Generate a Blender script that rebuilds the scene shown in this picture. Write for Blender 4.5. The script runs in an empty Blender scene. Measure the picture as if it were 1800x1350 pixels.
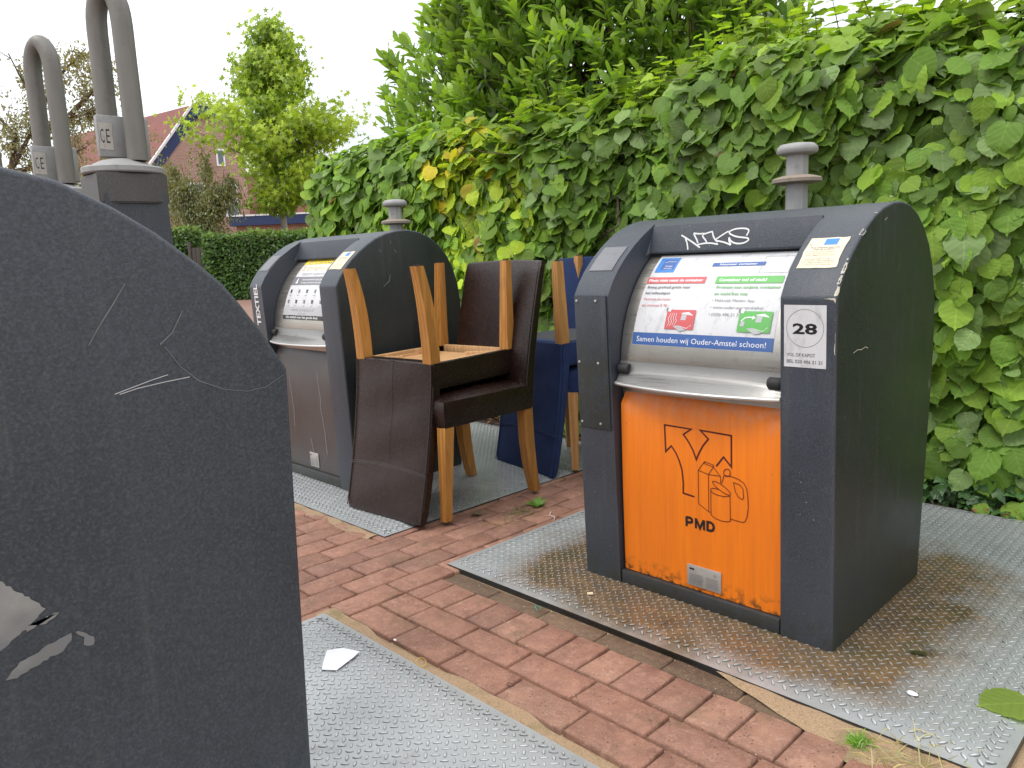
import bpy, bmesh, math, random
import numpy as np
from mathutils import Vector, Matrix
random.seed(7); rng = np.random.default_rng(11)
R_ = math.radians
scene = bpy.context.scene
COL = scene.collection

# ------------------------------------------------------------------ camera, world, sun, exposure
cam_d = bpy.data.cameras.new('camera'); cam = bpy.data.objects.new('camera', cam_d); COL.objects.link(cam)
pt, rl, yw = 0.162221, -0.0417363, -0.79846843
F_ = Vector((math.sin(yw)*math.cos(pt), math.cos(yw)*math.cos(pt), -math.sin(pt)))
r0 = Vector((math.cos(yw), -math.sin(yw), 0)); u0 = r0.cross(F_)
RX = r0*math.cos(rl)+u0*math.sin(rl); UP = -r0*math.sin(rl)+u0*math.cos(rl)
M = Matrix((RX, UP, -F_)).transposed().to_4x4(); M.translation = Vector((0, 0, 1.0)); cam.matrix_world = M
cam_d.sensor_width = 36; cam_d.lens = 27.04; cam_d.clip_start = .02; cam_d.clip_end = 2000
scene.camera = cam
SUN_EL, SUN_AZ = R_(58), R_(205)      # azimuth of the sun, clockwise from +Y
world = bpy.data.worlds.new('World'); scene.world = world; world.use_nodes = True
wn = world.node_tree; wn.nodes.clear(); L_ = wn.links.new
def wnode(t): return wn.nodes.new(t)
wo = wnode('ShaderNodeOutputWorld'); bg1 = wnode('ShaderNodeBackground'); bg2 = wnode('ShaderNodeBackground'); ad = wnode('ShaderNodeAddShader')
sky = wnode('ShaderNodeTexSky'); sky.sky_type = 'NISHITA'; sky.sun_disc = False; sky.sun_elevation = SUN_EL; sky.sun_rotation = SUN_AZ
bg1.inputs[1].default_value = 0.05; L_(sky.outputs[0], bg1.inputs[0])
tc = wnode('ShaderNodeTexCoord'); sx = wnode('ShaderNodeSeparateXYZ'); L_(tc.outputs['Generated'], sx.inputs[0])
mr = wnode('ShaderNodeMapRange'); mr.inputs[1].default_value = -.05; mr.inputs[2].default_value = 1; mr.inputs[3].default_value = .74; mr.inputs[4].default_value = 1.75
L_(sx.outputs[2], mr.inputs[0])
mp = wnode('ShaderNodeMapping'); mp.inputs['Scale'].default_value = (1, 1, 2.6); L_(tc.outputs['Generated'], mp.inputs[0])
ns = wnode('ShaderNodeTexNoise'); ns.inputs['Scale'].default_value = 2.3; ns.inputs['Detail'].default_value = 6; L_(mp.outputs[0], ns.inputs[0])
cr = wnode('ShaderNodeMapRange'); cr.inputs[1].default_value = .34; cr.inputs[2].default_value = .62; cr.inputs[3].default_value = .64; cr.inputs[4].default_value = 1.06
L_(ns.outputs[0], cr.inputs[0])
mm = wnode('ShaderNodeMath'); mm.operation = 'MULTIPLY'; L_(mr.outputs[0], mm.inputs[0]); L_(cr.outputs[0], mm.inputs[1])
bg2.inputs[0].default_value = (1.0, .992, .985, 1); L_(mm.outputs[0], bg2.inputs[1])
L_(bg1.outputs[0], ad.inputs[0]); L_(bg2.outputs[0], ad.inputs[1]); L_(ad.outputs[0], wo.inputs[0])
sun_d = bpy.data.lights.new('sun', 'SUN'); sun_d.energy = 1.1; sun_d.angle = R_(18); sun_d.color = (1, .96, .9)
sun = bpy.data.objects.new('sun', sun_d); COL.objects.link(sun)
sdir = Vector((math.sin(SUN_AZ)*math.cos(SUN_EL), math.cos(SUN_AZ)*math.cos(SUN_EL), math.sin(SUN_EL)))
sun.rotation_euler = sdir.to_track_quat('Z', 'Y').to_euler(); sun.location = (0, 0, 12)
scene.view_settings.view_transform = 'Standard'; scene.view_settings.look = 'None'; scene.view_settings.exposure = 0.42
scene.view_settings.gamma = 1

# ------------------------------------------------------------------ naming helpers
def tag(o, label=None, cat=None, group=None, kind=None):
    if label: o['label'] = label
    if cat: o['category'] = cat
    if group: o['group'] = group
    if kind: o['kind'] = kind
    return o
def empty(name, loc=(0, 0, 0), rz=0, parent=None):
    o = bpy.data.objects.new(name, None); COL.objects.link(o); o.location = loc; o.rotation_euler = (0, 0, rz)
    o.empty_display_size = .1
    if parent: o.parent = parent
    return o
def link(name, me, mats=None, parent=None, smooth=None):
    if mats is not None:
        for m in (mats if isinstance(mats, (list, tuple)) else [mats]): me.materials.append(m)
    if smooth is not None:
        me.polygons.foreach_set('use_smooth', [True]*len(me.polygons))
        if smooth < 179: me.set_sharp_from_angle(angle=R_(smooth))
    o = bpy.data.objects.new(name, me); COL.objects.link(o)
    if parent: o.parent = parent
    return o
def npmesh(name, V, F, tint=None, uv=None, mi=None):
    """V (n,3); F (m,k) one polygon size; tint (m,) per face scalar/colour; uv per vertex"""
    V = np.asarray(V, np.float32); F = np.asarray(F, np.int32); m, k = F.shape
    me = bpy.data.meshes.new(name); me.vertices.add(len(V)); me.vertices.foreach_set('co', V.ravel())
    me.loops.add(m*k); me.loops.foreach_set('vertex_index', F.ravel())
    me.polygons.add(m); me.polygons.foreach_set('loop_start', np.arange(0, m*k, k, dtype=np.int32))
    me.update(calc_edges=True)
    if tint is not None:
        a = me.attributes.new('tint', 'FLOAT_COLOR', 'FACE'); t = np.asarray(tint, np.float32)
        if t.ndim == 1: t = np.stack([t, t, t, np.ones_like(t)], 1)
        a.data.foreach_set('color', t.ravel())
    if uv is not None:
        l = me.uv_layers.new(name='UVMap'); l.data.foreach_set('uv', np.asarray(uv, np.float32)[F.ravel()].ravel())
    return me
def pymesh(name, V, F):
    me = bpy.data.meshes.new(name); me.from_pydata([tuple(v) for v in V], [], F); me.update(); return me
def bm_mesh(name, bm, recalc=True):
    if recalc: bmesh.ops.recalc_face_normals(bm, faces=bm.faces)
    me = bpy.data.meshes.new(name); bm.to_mesh(me); bm.free(); return me
def add_box(bm, c, s, rot=None, bev=0, seg=2):
    r = bmesh.ops.create_cube(bm, size=1); vs = r['verts']
    bmesh.ops.scale(bm, vec=s, verts=vs)
    if bev:
        es = list({e for v in vs for e in v.link_edges})
        r2 = bmesh.ops.bevel(bm, geom=es, offset=bev, segments=seg, affect='EDGES', profile=.5)
        vs = list({v for f in r2['faces'] for v in f.verts} | {v for v in vs if v.is_valid})
    if rot is not None: bmesh.ops.rotate(bm, cent=(0, 0, 0), matrix=rot, verts=vs)
    bmesh.ops.translate(bm, vec=c, verts=vs)
    return vs
def add_tube(bm, pts, rad, n=10, caps=True, flat=None):
    pts = [Vector(p) for p in pts]; rads = rad if isinstance(rad, (list, tuple)) else [rad]*len(pts)
    rings = []; up = Vector((0, 0, 1)); prev = None
    for i, p in enumerate(pts):
        t = (pts[min(i+1, len(pts)-1)]-pts[max(i-1, 0)]).normalized()
        if prev is None:
            a = t.cross(up)
            if a.length < .1: a = t.cross(Vector((0, 1, 0)))
            a.normalize()
        else:
            a = prev-t*prev.dot(t); a.normalize()
        prev = a; b = t.cross(a)
        rings.append([bm.verts.new(p+(a*math.cos(2*math.pi*k/n)+b*math.sin(2*math.pi*k/n))*rads[i]) for k in range(n)])
    for i in range(len(rings)-1):
        for k in range(n): bm.faces.new((rings[i][k], rings[i][(k+1) % n], rings[i+1][(k+1) % n], rings[i+1][k]))
    if caps: bm.faces.new(rings[0][::-1]); bm.faces.new(rings[-1])
def add_lathe(bm, prof, c=(0, 0, 0), n=24, rot0=0):
    rings = []
    for r, z in prof:
        rings.append([bm.verts.new((c[0]+r*math.cos(rot0+2*math.pi*k/n), c[1]+r*math.sin(rot0+2*math.pi*k/n), c[2]+z)) for k in range(n)])
    for i in range(len(rings)-1):
        for k in range(n): bm.faces.new((rings[i][k], rings[i][(k+1) % n], rings[i+1][(k+1) % n], rings[i+1][k]))
    bm.faces.new(rings[0][::-1]); bm.faces.new(rings[-1])
def smoothstep(a, b, x): t = min(1, max(0, (x-a)/(b-a))); return t*t*(3-2*t)

# ------------------------------------------------------------------ materials
def mat(name, base=(.5, .5, .5), rough=.6, metal=0.0, spec=None):
    m = bpy.data.materials.new(name); m.use_nodes = True
    b = m.node_tree.nodes['Principled BSDF']; b.inputs['Base Color'].default_value = (*base, 1)
    b.inputs['Roughness'].default_value = rough; b.inputs['Metallic'].default_value = metal
    if spec is not None: b.inputs['Specular IOR Level'].default_value = spec
    return m
class NT:
    def __init__(s, m): s.m = m; s.t = m.node_tree; s.b = s.t.nodes['Principled BSDF']; s.o = s.t.nodes['Material Output']
    def n(s, ty, **kw):
        x = s.t.nodes.new(ty)
        for k, v in kw.items():
            if hasattr(x, k): setattr(x, k, v)
            else: x.inputs[k.replace('_', ' ')].default_value = v
        return x
    def l(s, a, b): s.t.links.new(a, b)
    def coord(s, kind='Object', scale=(1, 1, 1), rot=(0, 0, 0)):
        c = s.n('ShaderNodeTexCoord'); mp = s.n('ShaderNodeMapping'); mp.inputs['Scale'].default_value = scale; mp.inputs['Rotation'].default_value = rot
        s.l(c.outputs[kind], mp.inputs[0]); return mp.outputs[0]
    def noise(s, co, scale, detail=4, rough=.55, dist=0):
        x = s.n('ShaderNodeTexNoise'); x.inputs['Scale'].default_value = scale; x.inputs['Detail'].default_value = detail
        x.inputs['Roughness'].default_value = rough; x.inputs['Distortion'].default_value = dist; s.l(co, x.inputs[0]); return x.outputs[0]
    def rng(s, v, a, b, c=0., d=1.):
        x = s.n('ShaderNodeMapRange'); x.inputs[1].default_value = a; x.inputs[2].default_value = b; x.inputs[3].default_value = c; x.inputs[4].default_value = d
        s.l(v, x.inputs[0]); return x.outputs[0]
    def math(s, op, a, b=None):
        x = s.n('ShaderNodeMath', operation=op)
        for i, v in enumerate((a, b)):
            if v is None: continue
            if isinstance(v, (int, float)): x.inputs[i].default_value = v
            else: s.l(v, x.inputs[i])
        return x.outputs[0]
    def mix(s, f, a, b, blend='MIX'):
        x = s.n('ShaderNodeMix', data_type='RGBA', blend_type=blend)
        for i, v in ((0, f), (6, a), (7, b)):
            if isinstance(v, (int, float)): x.inputs[i].default_value = v
            elif isinstance(v, (tuple, list)): x.inputs[i].default_value = (*v, 1) if len(v) == 3 else v
            else: s.l(v, x.inputs[i])
        return x.outputs[2]
    def bump(s, h, strength=.3, dist=.002, normal=None):
        x = s.n('ShaderNodeBump'); x.inputs['Strength'].default_value = strength; x.inputs['Distance'].default_value = dist; s.l(h, x.inputs['Height'])
        if normal is not None: s.l(normal, x.inputs['Normal'])
        s.l(x.outputs[0], s.b.inputs['Normal']); return x.outputs[0]
    def base(s, c): s.l(c, s.b.inputs['Base Color'])
    def rough(s, c): s.l(c, s.b.inputs['Roughness'])
    def attr(s, name='tint'):
        x = s.n('ShaderNodeAttribute'); x.attribute_name = name; return x.outputs['Color']

def coated(name, col, rough=.5, grain=330, bstr=.55, chips=True):
    """powder coated, hammered steel"""
    m = mat(name, col, rough); t = NT(m); co = t.coord()
    big = t.noise(co, 3.5, 5); fine = t.noise(co, grain, 2, .6); mid = t.noise(co, grain*.33, 2)
    c = t.mix(t.rng(big, .3, .7), tuple(x*.82 for x in col), tuple(x*1.2 for x in col))
    c = t.mix(t.rng(fine, .50, .70, 0, .6), c, tuple(min(1, x*2.0+.006) for x in col)); c = t.mix(t.rng(fine, .46, .32, 0, .5), c, tuple(x*.45 for x in col))
    # rain streaks / dust running down
    st = t.noise(t.coord(scale=(22, 22, 1.4)), 1.6, 5, .65)
    c = t.mix(t.rng(st, .55, .8, 0, .22), c, (.12, .12, .11))
    # green-black grime close to the plate
    sp = t.n('ShaderNodeSeparateXYZ'); t.l(t.coord(), sp.inputs[0])
    low = t.math('MULTIPLY', t.rng(sp.outputs[2], 0.0, .09, 1, 0), t.rng(t.noise(co, 26, 5), .38, .62))
    c = t.mix(t.math('MULTIPLY', low, .7), c, (.028, .03, .014))
    if chips:
        v = t.n('ShaderNodeTexVoronoi'); v.inputs['Scale'].default_value = 40; t.l(co, v.inputs[0])
        v2 = t.math('LESS_THAN', v.outputs['Distance'], .05); k = t.math('MULTIPLY', v2, t.math('GREATER_THAN', t.noise(co, 5, 2), .57))
        c = t.mix(t.math('MULTIPLY', k, .55), c, (.5, .48, .44))
    t.base(c); t.rough(t.rng(big, .3, .7, rough-.07, rough+.1))
    h = t.math('ADD', fine, t.math('MULTIPLY', mid, .3)); t.bump(h, bstr, .0012)
    return m
M_body = coated('coated_anthracite_steel', (.032, .0385, .049), .46)
M_side = coated('coated_anthracite_coarse', (.0285, .0345, .042), .50, 300, .45, False)
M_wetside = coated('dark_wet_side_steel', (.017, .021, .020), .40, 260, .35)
M_panel_txt = coated('coated_taupe_steel', (.055, .048, .046), .33, 420, .12)
M_rail = coated('coated_black_rail', (.03, .032, .036), .42, 420, .3)
def m_orange():
    m = mat('orange_painted_panel', (.75, .2, .012), .38); t = NT(m); co = t.coord()
    st = t.noise(t.coord(scale=(26, 26, 1.2)), 2.0, 6, .65); st2 = t.noise(t.coord(scale=(60, 60, 2.6)), 1.3, 3)
    c = t.mix(t.rng(st, .35, .68), (.80, .200, .008), (.70, .160, .008))
    c = t.mix(t.rng(st2, .55, .75, 0, .2), c, (.42, .12, .02))
    sp = t.n('ShaderNodeSeparateXYZ'); t.l(t.coord(), sp.inputs[0])
    k = t.math('MULTIPLY', t.rng(sp.outputs[2], .045, .095, 1, 0), t.rng(t.noise(co, 40, 6), .47, .60))
    c = t.mix(k, c, (.045, .035, .012))
    d = t.math('MULTIPLY', t.rng(sp.outputs[2], .52, .6), t.rng(t.noise(co, 30, 6, .7), .42, .7)); c = t.mix(t.math('MULTIPLY', d, .65), c, (.5, .30, .20))
    v = t.n('ShaderNodeTexVoronoi'); v.inputs['Scale'].default_value = 30; t.l(co, v.inputs[0])
    kk = t.math('MULTIPLY', t.math('LESS_THAN', v.outputs['Distance'], .06), t.math('GREATER_THAN', t.noise(co, 6, 2), .56)); c = t.mix(t.math('MULTIPLY', kk, .6), c, (.2, .1, .04))
    t.base(c); t.rough(t.rng(st, .3, .7, .3, .48)); t.bump(t.noise(co, 60, 4), .08, .001); return m
M_orange = m_orange()
def m_steel(name, base, r0, r1, metal=1, sc=(2, 60, 60)):
    m = mat(name, base, .3, metal); t = NT(m); br = t.noise(t.coord(scale=sc), 3, 5); big = t.noise(t.coord(), 4, 6)
    c = t.mix(t.rng(big, .35, .7), tuple(x*.8 for x in base), base); c = t.mix(t.rng(t.noise(t.coord(), 30, 6, .7), .55, .75, 0, .5), c, tuple(x*.5 for x in (base[0], base[1]*.93, base[2]*.85)))
    t.base(c); t.rough(t.rng(br, .3, .7, r0, r1)); t.bump(br, .06, .0004); return m
M_steel = m_steel('brushed_stainless_steel', (.50, .475, .43), .26, .42, .92)
M_steel_d = m_steel('worn_bright_steel', (.62, .61, .58), .28, .5, .75)
M_shelf = m_steel('wet_worn_shelf', (.27, .265, .25), .2, .5, .5)
M_galv = m_steel('galvanised_tube', (.19, .18, .16), .45, .7, .35, (20, 20, 3))
M_galv2 = m_steel('galvanised_pin', (.33, .33, .32), .5, .75, .3, (20, 20, 6))
M_rust = m_steel('rusted_flange', (.30, .25, .20), .7, .85, .2, (20, 20, 20))
M_rubber = mat('black_rubber', (.018, .018, .018), .7)
M_plastic = coated('brown_grey_plastic_collar', (.055, .050, .048), .5, 420, .1)
def m_print(name, col, rough=.45, dirt=.25, gloss=None):
    m = mat(name, col, rough); t = NT(m); co = t.coord()
    n1 = t.noise(t.coord(scale=(1, 1, .35)), 45, 6, .7); n2 = t.noise(co, 9, 5)
    c = t.mix(t.rng(n1, .52, .75, 0, dirt), col, (.16, .15, .13)); c = t.mix(t.rng(n2, .5, .8, 0, dirt*.8), c, (.4, .38, .34)); t.base(c); return m
W_ = m_print('white_sticker_film', (.58, .58, .59), .38, .45)
W2 = m_print('white_print', (.68, .68, .68), .4, .12)
S_cream = m_print('weathered_cream_sticker', (.66, .56, .40), .5, .25)
P_blue = m_print('print_blue', (.035, .10, .30), .4, .12)
P_lblue = m_print('print_light_blue', (.03, .19, .55), .4, .2)
P_red = m_print('print_red', (.52, .085, .09), .4, .2)
P_green = m_print('print_green', (.10, .38, .08), .4, .2)
P_dgreen = m_print('print_dark_green', (.16, .38, .14), .4, .2)
P_grey = m_print('print_grey', (.17, .17, .18), .4, .1)
P_lgrey = m_print('print_light_grey', (.42, .42, .43), .4, .2)
P_black = m_print('print_black', (.012, .012, .013), .4, .05)
P_maroon = m_print('print_maroon', (.085, .010, .008), .4, .05)
P_yellow = m_print('print_yellow', (.80, .62, .03), .4, .25)
P_gold = m_print('print_gold', (.70, .55, .22), .4, .2)
P_chalk = m_print('silver_marker', (.60, .60, .59), .5, .1)
P_plate = m_steel('aluminium_rating_plate', (.50, .49, .46), .35, .5, .5)
P_tape = m_print('grey_sticker_residue', (.15, .15, .148), .75, .9)
P_chip = m_print('bare_primer_chip', (.50, .46, .38), .8, .4)

# ------------------------------------------------------------------ flat prints (stickers, letters) mapped on surfaces
class Print:
    """collects flat shapes in (u, v); every shape lies a hair above the one before; fn(u, v, h) places it on the surface"""
    def __init__(s, fn, h0=.0006, dh=.00006): s.fn = fn; s.h = h0; s.dh = dh; s.k = 1.0; s.V = []; s.Fc = []; s.mi = []; s.mats = []
    def idx(s, m):
        if m not in s.mats: s.mats.append(m)
        return s.mats.index(m)
    def raw(s, V, Fc, m, h=None):
        o = len(s.V); hh = s.h if h is None else h
        s.V += [s.fn(u, v, hh) for u, v in V]; s.Fc += [[i+o for i in f] for f in Fc]; s.mi += [s.idx(m)]*len(Fc); s.h += s.dh
    def grid(s, u0, v0, u1, v1, m, nu=1, nv=1, jag=0):
        V = []
        for j in range(nv+1):
            for i in range(nu+1):
                a, b = i/nu, j/nv; du = dv = 0
                if jag and (i in (0, nu) or j in (0, nv)): du, dv = random.uniform(-jag, jag), random.uniform(-jag, jag)
                V.append((u0+(u1-u0)*a+du, v0+(v1-v0)*b+dv))
        s.raw(V, [[j*(nu+1)+i, j*(nu+1)+i+1, (j+1)*(nu+1)+i+1, (j+1)*(nu+1)+i] for j in range(nv) for i in range(nu)], m)
    def poly(s, pts, m): s.raw(pts, [list(range(len(pts)))], m)
    def stroke(s, pts, w, m, closed=False):
        pts = [Vector((p[0], p[1]/s.k)) for p in pts]
        if closed: pts = pts+[pts[0]]
        n = len(pts); Lf, Rt = [], []
        for i in range(n):
            if closed and i in (0, n-1): a, b = (pts[1]-pts[0]).normalized(), (pts[-1]-pts[-2]).normalized()
            else: a = (pts[min(i+1, n-1)]-pts[min(i, n-2)]).normalized(); b = (pts[max(i, 1)]-pts[max(i-1, 0)]).normalized()
            t = (a+b); t = t.normalized() if t.length > 1e-4 else a
            k = 1/max(.38, abs(t.dot(a))); nn = Vector((-t.y, t.x))*w*.5*k; Lf.append(pts[i]+nn); Rt.append(pts[i]-nn)
        V = []
        for a, b in zip(Lf, Rt): V += [(a.x, a.y*s.k), (b.x, b.y*s.k)]
        s.raw(V, [[2*i, 2*i+1, 2*i+3, 2*i+2] for i in range(n-1)], m)
    def ring(s, c, r, w, m, n=36): s.stroke([(c[0]+r*math.cos(2*math.pi*k/n), c[1]+r*math.sin(2*math.pi*k/n)*s.k) for k in range(n)], w, m, True)
    def text(s, body, u, v, h, m, width=None, bold=0, shear=0, align='LEFT'):
        """baseline-left (u, v), capital height h, optional total width"""
        cu = bpy.data.curves.new('lettering', 'FONT'); cu.body = body; cu.size = 1; cu.offset = bold; cu.shear = shear; cu.resolution_u = 2
        ob = bpy.data.objects.new('lettering', cu); COL.objects.link(ob)
        dg = bpy.context.evaluated_depsgraph_get(); me = ob.evaluated_get(dg).to_mesh()
        V = [(v_.co.x, v_.co.y) for v_ in me.vertices]; Fc = [list(p.vertices) for p in me.polygons]
        ob.evaluated_get(dg).to_mesh_clear(); bpy.data.objects.remove(ob); bpy.data.curves.remove(cu)
        if not V: return
        x0 = min(p[0] for p in V); x1 = max(p[0] for p in V); sy = h/.70; sx = sy if width is None else width/(x1-x0)
        if align == 'CENTER': u = u-(x1-x0)*sx/2
        s.raw([(u+(x-x0)*sx, v+y*sy) for x, y in V], Fc, m)
    def build(s, name, parent):
        me = pymesh(name, s.V, s.Fc); o = link(name, me, s.mats, parent)
        me.polygons.foreach_set('material_index', s.mi); return o

# ------------------------------------------------------------------ ground
def m_ground():
    m = mat('paving_far', (.22, .11, .08), .85); t = NT(m); co = t.coord()
    b = t.n('ShaderNodeTexBrick'); b.inputs['Scale'].default_value = 1; b.inputs['Brick Width'].default_value = .2; b.inputs['Row Height'].default_value = .1
    b.inputs['Mortar Size'].default_value = .004; b.inputs['Color1'].default_value = (.26, .125, .085, 1); b.inputs['Color2'].default_value = (.19, .095, .07, 1); b.inputs['Mortar'].default_value = (.1, .08, .05, 1)
    t.l(co, b.inputs[0]); t.base(t.mix(t.rng(t.noise(co, .7, 4), .3, .7, 0, .4), b.outputs[0], (.2, .15, .12))); return m
me = npmesh('ground', [(-300, -300, -.034), (300, -300, -.034), (300, 300, -.034), (-300, 300, -.034)], [[0, 1, 2, 3]])
tag(link('ground', me, m_ground()), kind='structure')
def m_sand():
    m = mat('joint_sand', (.3, .2, .12), .95); t = NT(m); co = t.coord()
    g = t.noise(co, 420, 3, .8); b = t.noise(co, 4.5, 5, .6); g2 = t.noise(co, 90, 4, .7)
    c = t.mix(t.rng(g, .35, .7), (.20, .125, .065), (.52, .37, .23)); c = t.mix(t.rng(g2, .55, .7, 0, .6), c, (.12, .085, .055))
    c = t.mix(t.rng(b, .54, .64, 0, .55), t.mix(0., c, c), (.095, .105, .03)); t.base(c); t.bump(g, .6, .003); return m
M_sand = m_sand()
def sheet(name, x0, y0, x1, y1, z, m, n=60, amp=0, kind='structure'):
    xs = np.linspace(x0, x1, n); ys = np.linspace(y0, y1, n); X, Y = np.meshgrid(xs, ys)
    Z = z+amp*(np.sin(X*37+np.sin(Y*23)*2)*np.cos(Y*41+np.sin(X*19)*2))
    V = np.stack([X.ravel(), Y.ravel(), Z.ravel()], 1); i = np.arange((n-1)*(n-1)); r = i//(n-1); c = i % (n-1); a = r*n+c
    o = link(name, npmesh(name, V, np.stack([a, a+1, a+1+n, a+n], 1)), m); return tag(o, kind=kind)
sheet('sand_bed', -8, -2.5, 2.5, 3.16, -.0265, M_sand, 60)
def m_soil():
    m = mat('garden_soil', (.06, .035, .02), .95); t = NT(m); co = t.coord(); g = t.noise(co, 60, 6, .75)
    t.base(t.mix(t.rng(g, .35, .65), (.03, .018, .01), (.11, .06, .035))); t.bump(g, .9, .02); return m
sheet('soil_bed', -8, 3.16, 3, 7.5, -.012, m_soil(), 80, .012)
# the pavers: every brick is real geometry with worn edges
def m_brick():
    m = mat('clay_paver', (.25, .11, .08), .8); t = NT(m); co = t.coord(); tint = t.attr()
    a = t.noise(co, 13, 8, .75, .3); f = t.noise(co, 190, 5, .85); g = t.noise(co, 46, 6, .8)
    c = t.mix(t.rng(a, .38, .66, 0, .75), tint, t.mix(1., tint, (.50, .46, .48), 'MULTIPLY'))
    c = t.mix(t.rng(g, .50, .68, 0, .55), c, t.mix(1., tint, (1.5, 1.75, 1.9), 'MULTIPLY')); c = t.mix(t.rng(f, .56, .68, 0, .8), c, (.46, .31, .215)); c = t.mix(t.rng(f, .44, .33, 0, .5), c, (.060, .030, .024))
    v = t.n('ShaderNodeTexVoronoi'); v.inputs['Scale'].default_value = 95; t.l(co, v.inputs[0])
    pit = t.math('MULTIPLY', t.rng(v.outputs['Distance'], .22, .10), t.math('GREATER_THAN', t.noise(co, 24, 3), .56)); c = t.mix(t.math('MULTIPLY', pit, .8), c, (.045, .028, .022))
    mo = t.noise(co, 7, 5, .7); c = t.mix(t.math('MULTIPLY', t.rng(mo, .56, .66, 0, .55), t.rng(f, .4, .55)), c, (.11, .095, .04))
    t.base(c); t.rough(t.rng(a, .3, .7, .85, .58)); t.bump(t.math('SUBTRACT', t.math('ADD', t.math('MULTIPLY', f, .8), t.math('MULTIPLY', g, 2)), t.math('MULTIPLY', pit, 1.5)), .75, .0026); return m
BR = []
def brick_rect(x0, y0, x1, y1, z=-.012, tint=None, gap=.0028, tilt=1):
    BR.append((x0+gap+random.uniform(0, .0012), y0+gap+random.uniform(0, .0012), x1-gap-random.uniform(0, .0012), y1-gap-random.uniform(0, .0012), z, tint, tilt))
plates = [(-1.935, 1.545, -.315, 3.14), (-3.98, 1.56, -2.318, 3.14), (-1.93, -.62, .15, 1.07)]
def inside(x, y): return any(a+.02 < x < c-.02 and b+.02 < y < d-.02 for a, b, c, d in plates)
def tone():
    k = random.random(); b = np.array((.325, .160, .105)) if k < .75 else (np.array((.290, .145, .098)) if k < .92 else np.array((.34, .178, .118)))
    return tuple(b*random.uniform(.90, 1.08))
# strip between the two rows of plates
X = -1.868
for row, (ya, yb, pitch, off) in enumerate([(1.468, 1.540, .212, .0), (1.3235, 1.466, .1035, .02), (1.218, 1.3215, .2065, .09), (1.112, 1.216, .2065, -.02)]):
    x = -1.868-0; first = True
    while x < 2.3:
        w = pitch*random.uniform(.97, 1.03)
        if first and off > 0.01: w = off+.05
        first = False
        if row == 0: brick_rect(x, ya, x+w, yb, -.019, tuple(np.array((.17, .105, .06))*random.uniform(.7, 1.2)), .003, 1.5)
        else: brick_rect(x, ya+random.uniform(-.0015, .0015), x+w, yb, -.012+random.uniform(-.0012, .0012), tone(), .0032)
        x += w
x = -1.87
c = 0
while x > -7.8:
    w = .1045; y = -2.4+(c % 2)*.103+random.uniform(-.012, .012)
    while y < 3.1:
        h = .206*random.uniform(.985, 1.015)
        if not (inside(x-.01, y+.03) and inside(x-.01, y+h-.03) and inside(x-w+.01, y+.03) and inside(x-w+.01, y+h-.03)):
            brick_rect(x-w, y, x, min(y+h, 3.155), -.012+random.uniform(-.0012, .0012), tone(), .0032)
        y += h
    x -= w; c += 1
x = -.30
while x < 2.4:          # beyond the right edge of the plate
    y = 1.56
    while y < 3.0:
        if x > -.2: brick_rect(x, y, x+.104, y+.206, -.012, tone())
        y += .206
    x += .104
x = .16
while x < 2.4:
    y = -2.4
    while y < 1.0:
        brick_rect(x, y, x+.104, y+.206, -.012, tone()); y += .206
    x += .104
n = len(BR); V = np.zeros((n, 12, 3)); T = []
for i, (x0, y0, x1, y1, z, tint, tl) in enumerate(BR):
    b = .004; sl = [random.uniform(-.0016, .0016)*tl for _ in range(4)]
    cs = [(x0, y0), (x1, y0), (x1, y1), (x0, y1)]; ci = [(x0+b, y0+b), (x1-b, y0+b), (x1-b, y1-b), (x0+b, y1-b)]
    for k in range(4):
        j = random.uniform(-.0014, .0014), random.uniform(-.0014, .0014)
        V[i, k] = (cs[k][0], cs[k][1], -.033); V[i, 4+k] = (cs[k][0]+j[0], cs[k][1]+j[1], z-.0035+sl[k]); V[i, 8+k] = (ci[k][0]+j[0], ci[k][1]+j[1], z+sl[k])
    T += [tint+(1,)]*9
tpl = np.array([[8, 9, 10, 11]]+[[4+k, 4+(k+1) % 4, 8+(k+1) % 4, 8+k] for k in range(4)]+[[k, (k+1) % 4, 4+(k+1) % 4, 4+k] for k in range(4)])
Fb = (tpl[None]+np.arange(n)[:, None, None]*12).reshape(-1, 4)
tag(link('brick_pavement', npmesh('brick_pavement', V.reshape(-1, 3), Fb, np.array(T)), m_brick()), kind='structure')
# sand spilled along the plate edges
def sand_strip(pts_fn, n=90):
    V, Fc = [], []
    for i in range(n+1):
        a, b, z = pts_fn(i/n); m_ = (Vector(a)+Vector(b))/2
        V += [(a[0], a[1], z-.004), (m_.x, m_.y, z+.0015), (b[0], b[1], z-.004)]
    for i in range(n):
        for k in range(2): Fc.append([3*i+k, 3*i+k+1, 3*i+k+4, 3*i+k+3])
    return V, Fc
def sstrip(name, x0, x1, y0f, y1f):
    V, Fc = sand_strip(lambda t: ((x0+(x1-x0)*t, y0f(x0+(x1-x0)*t)), (x0+(x1-x0)*t, y1f(x0+(x1-x0)*t)), -.0105+.0015*math.sin(t*70)))
    tag(link(name, pymesh(name, V, Fc), M_sand, None, 180), kind='structure')
sstrip('sand_edge', -1.95, .3, lambda x: 1.045, lambda x: 1.106+.012*math.sin(x*9)+.006*math.sin(x*31))
sstrip('sand_edge_front', -.95, .5, lambda x: 1.552-.15*smoothstep(-.98, -.45, x)-.02*smoothstep(-.5, 0, x)+.008*math.sin(x*17), lambda x: 1.56)
sstrip('sand_edge_far', -4.0, -2.36, lambda x: 1.515-.05*(.5+.5*math.sin(x*3.1+.6))+.006*math.sin(x*23), lambda x: 1.58)

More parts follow.
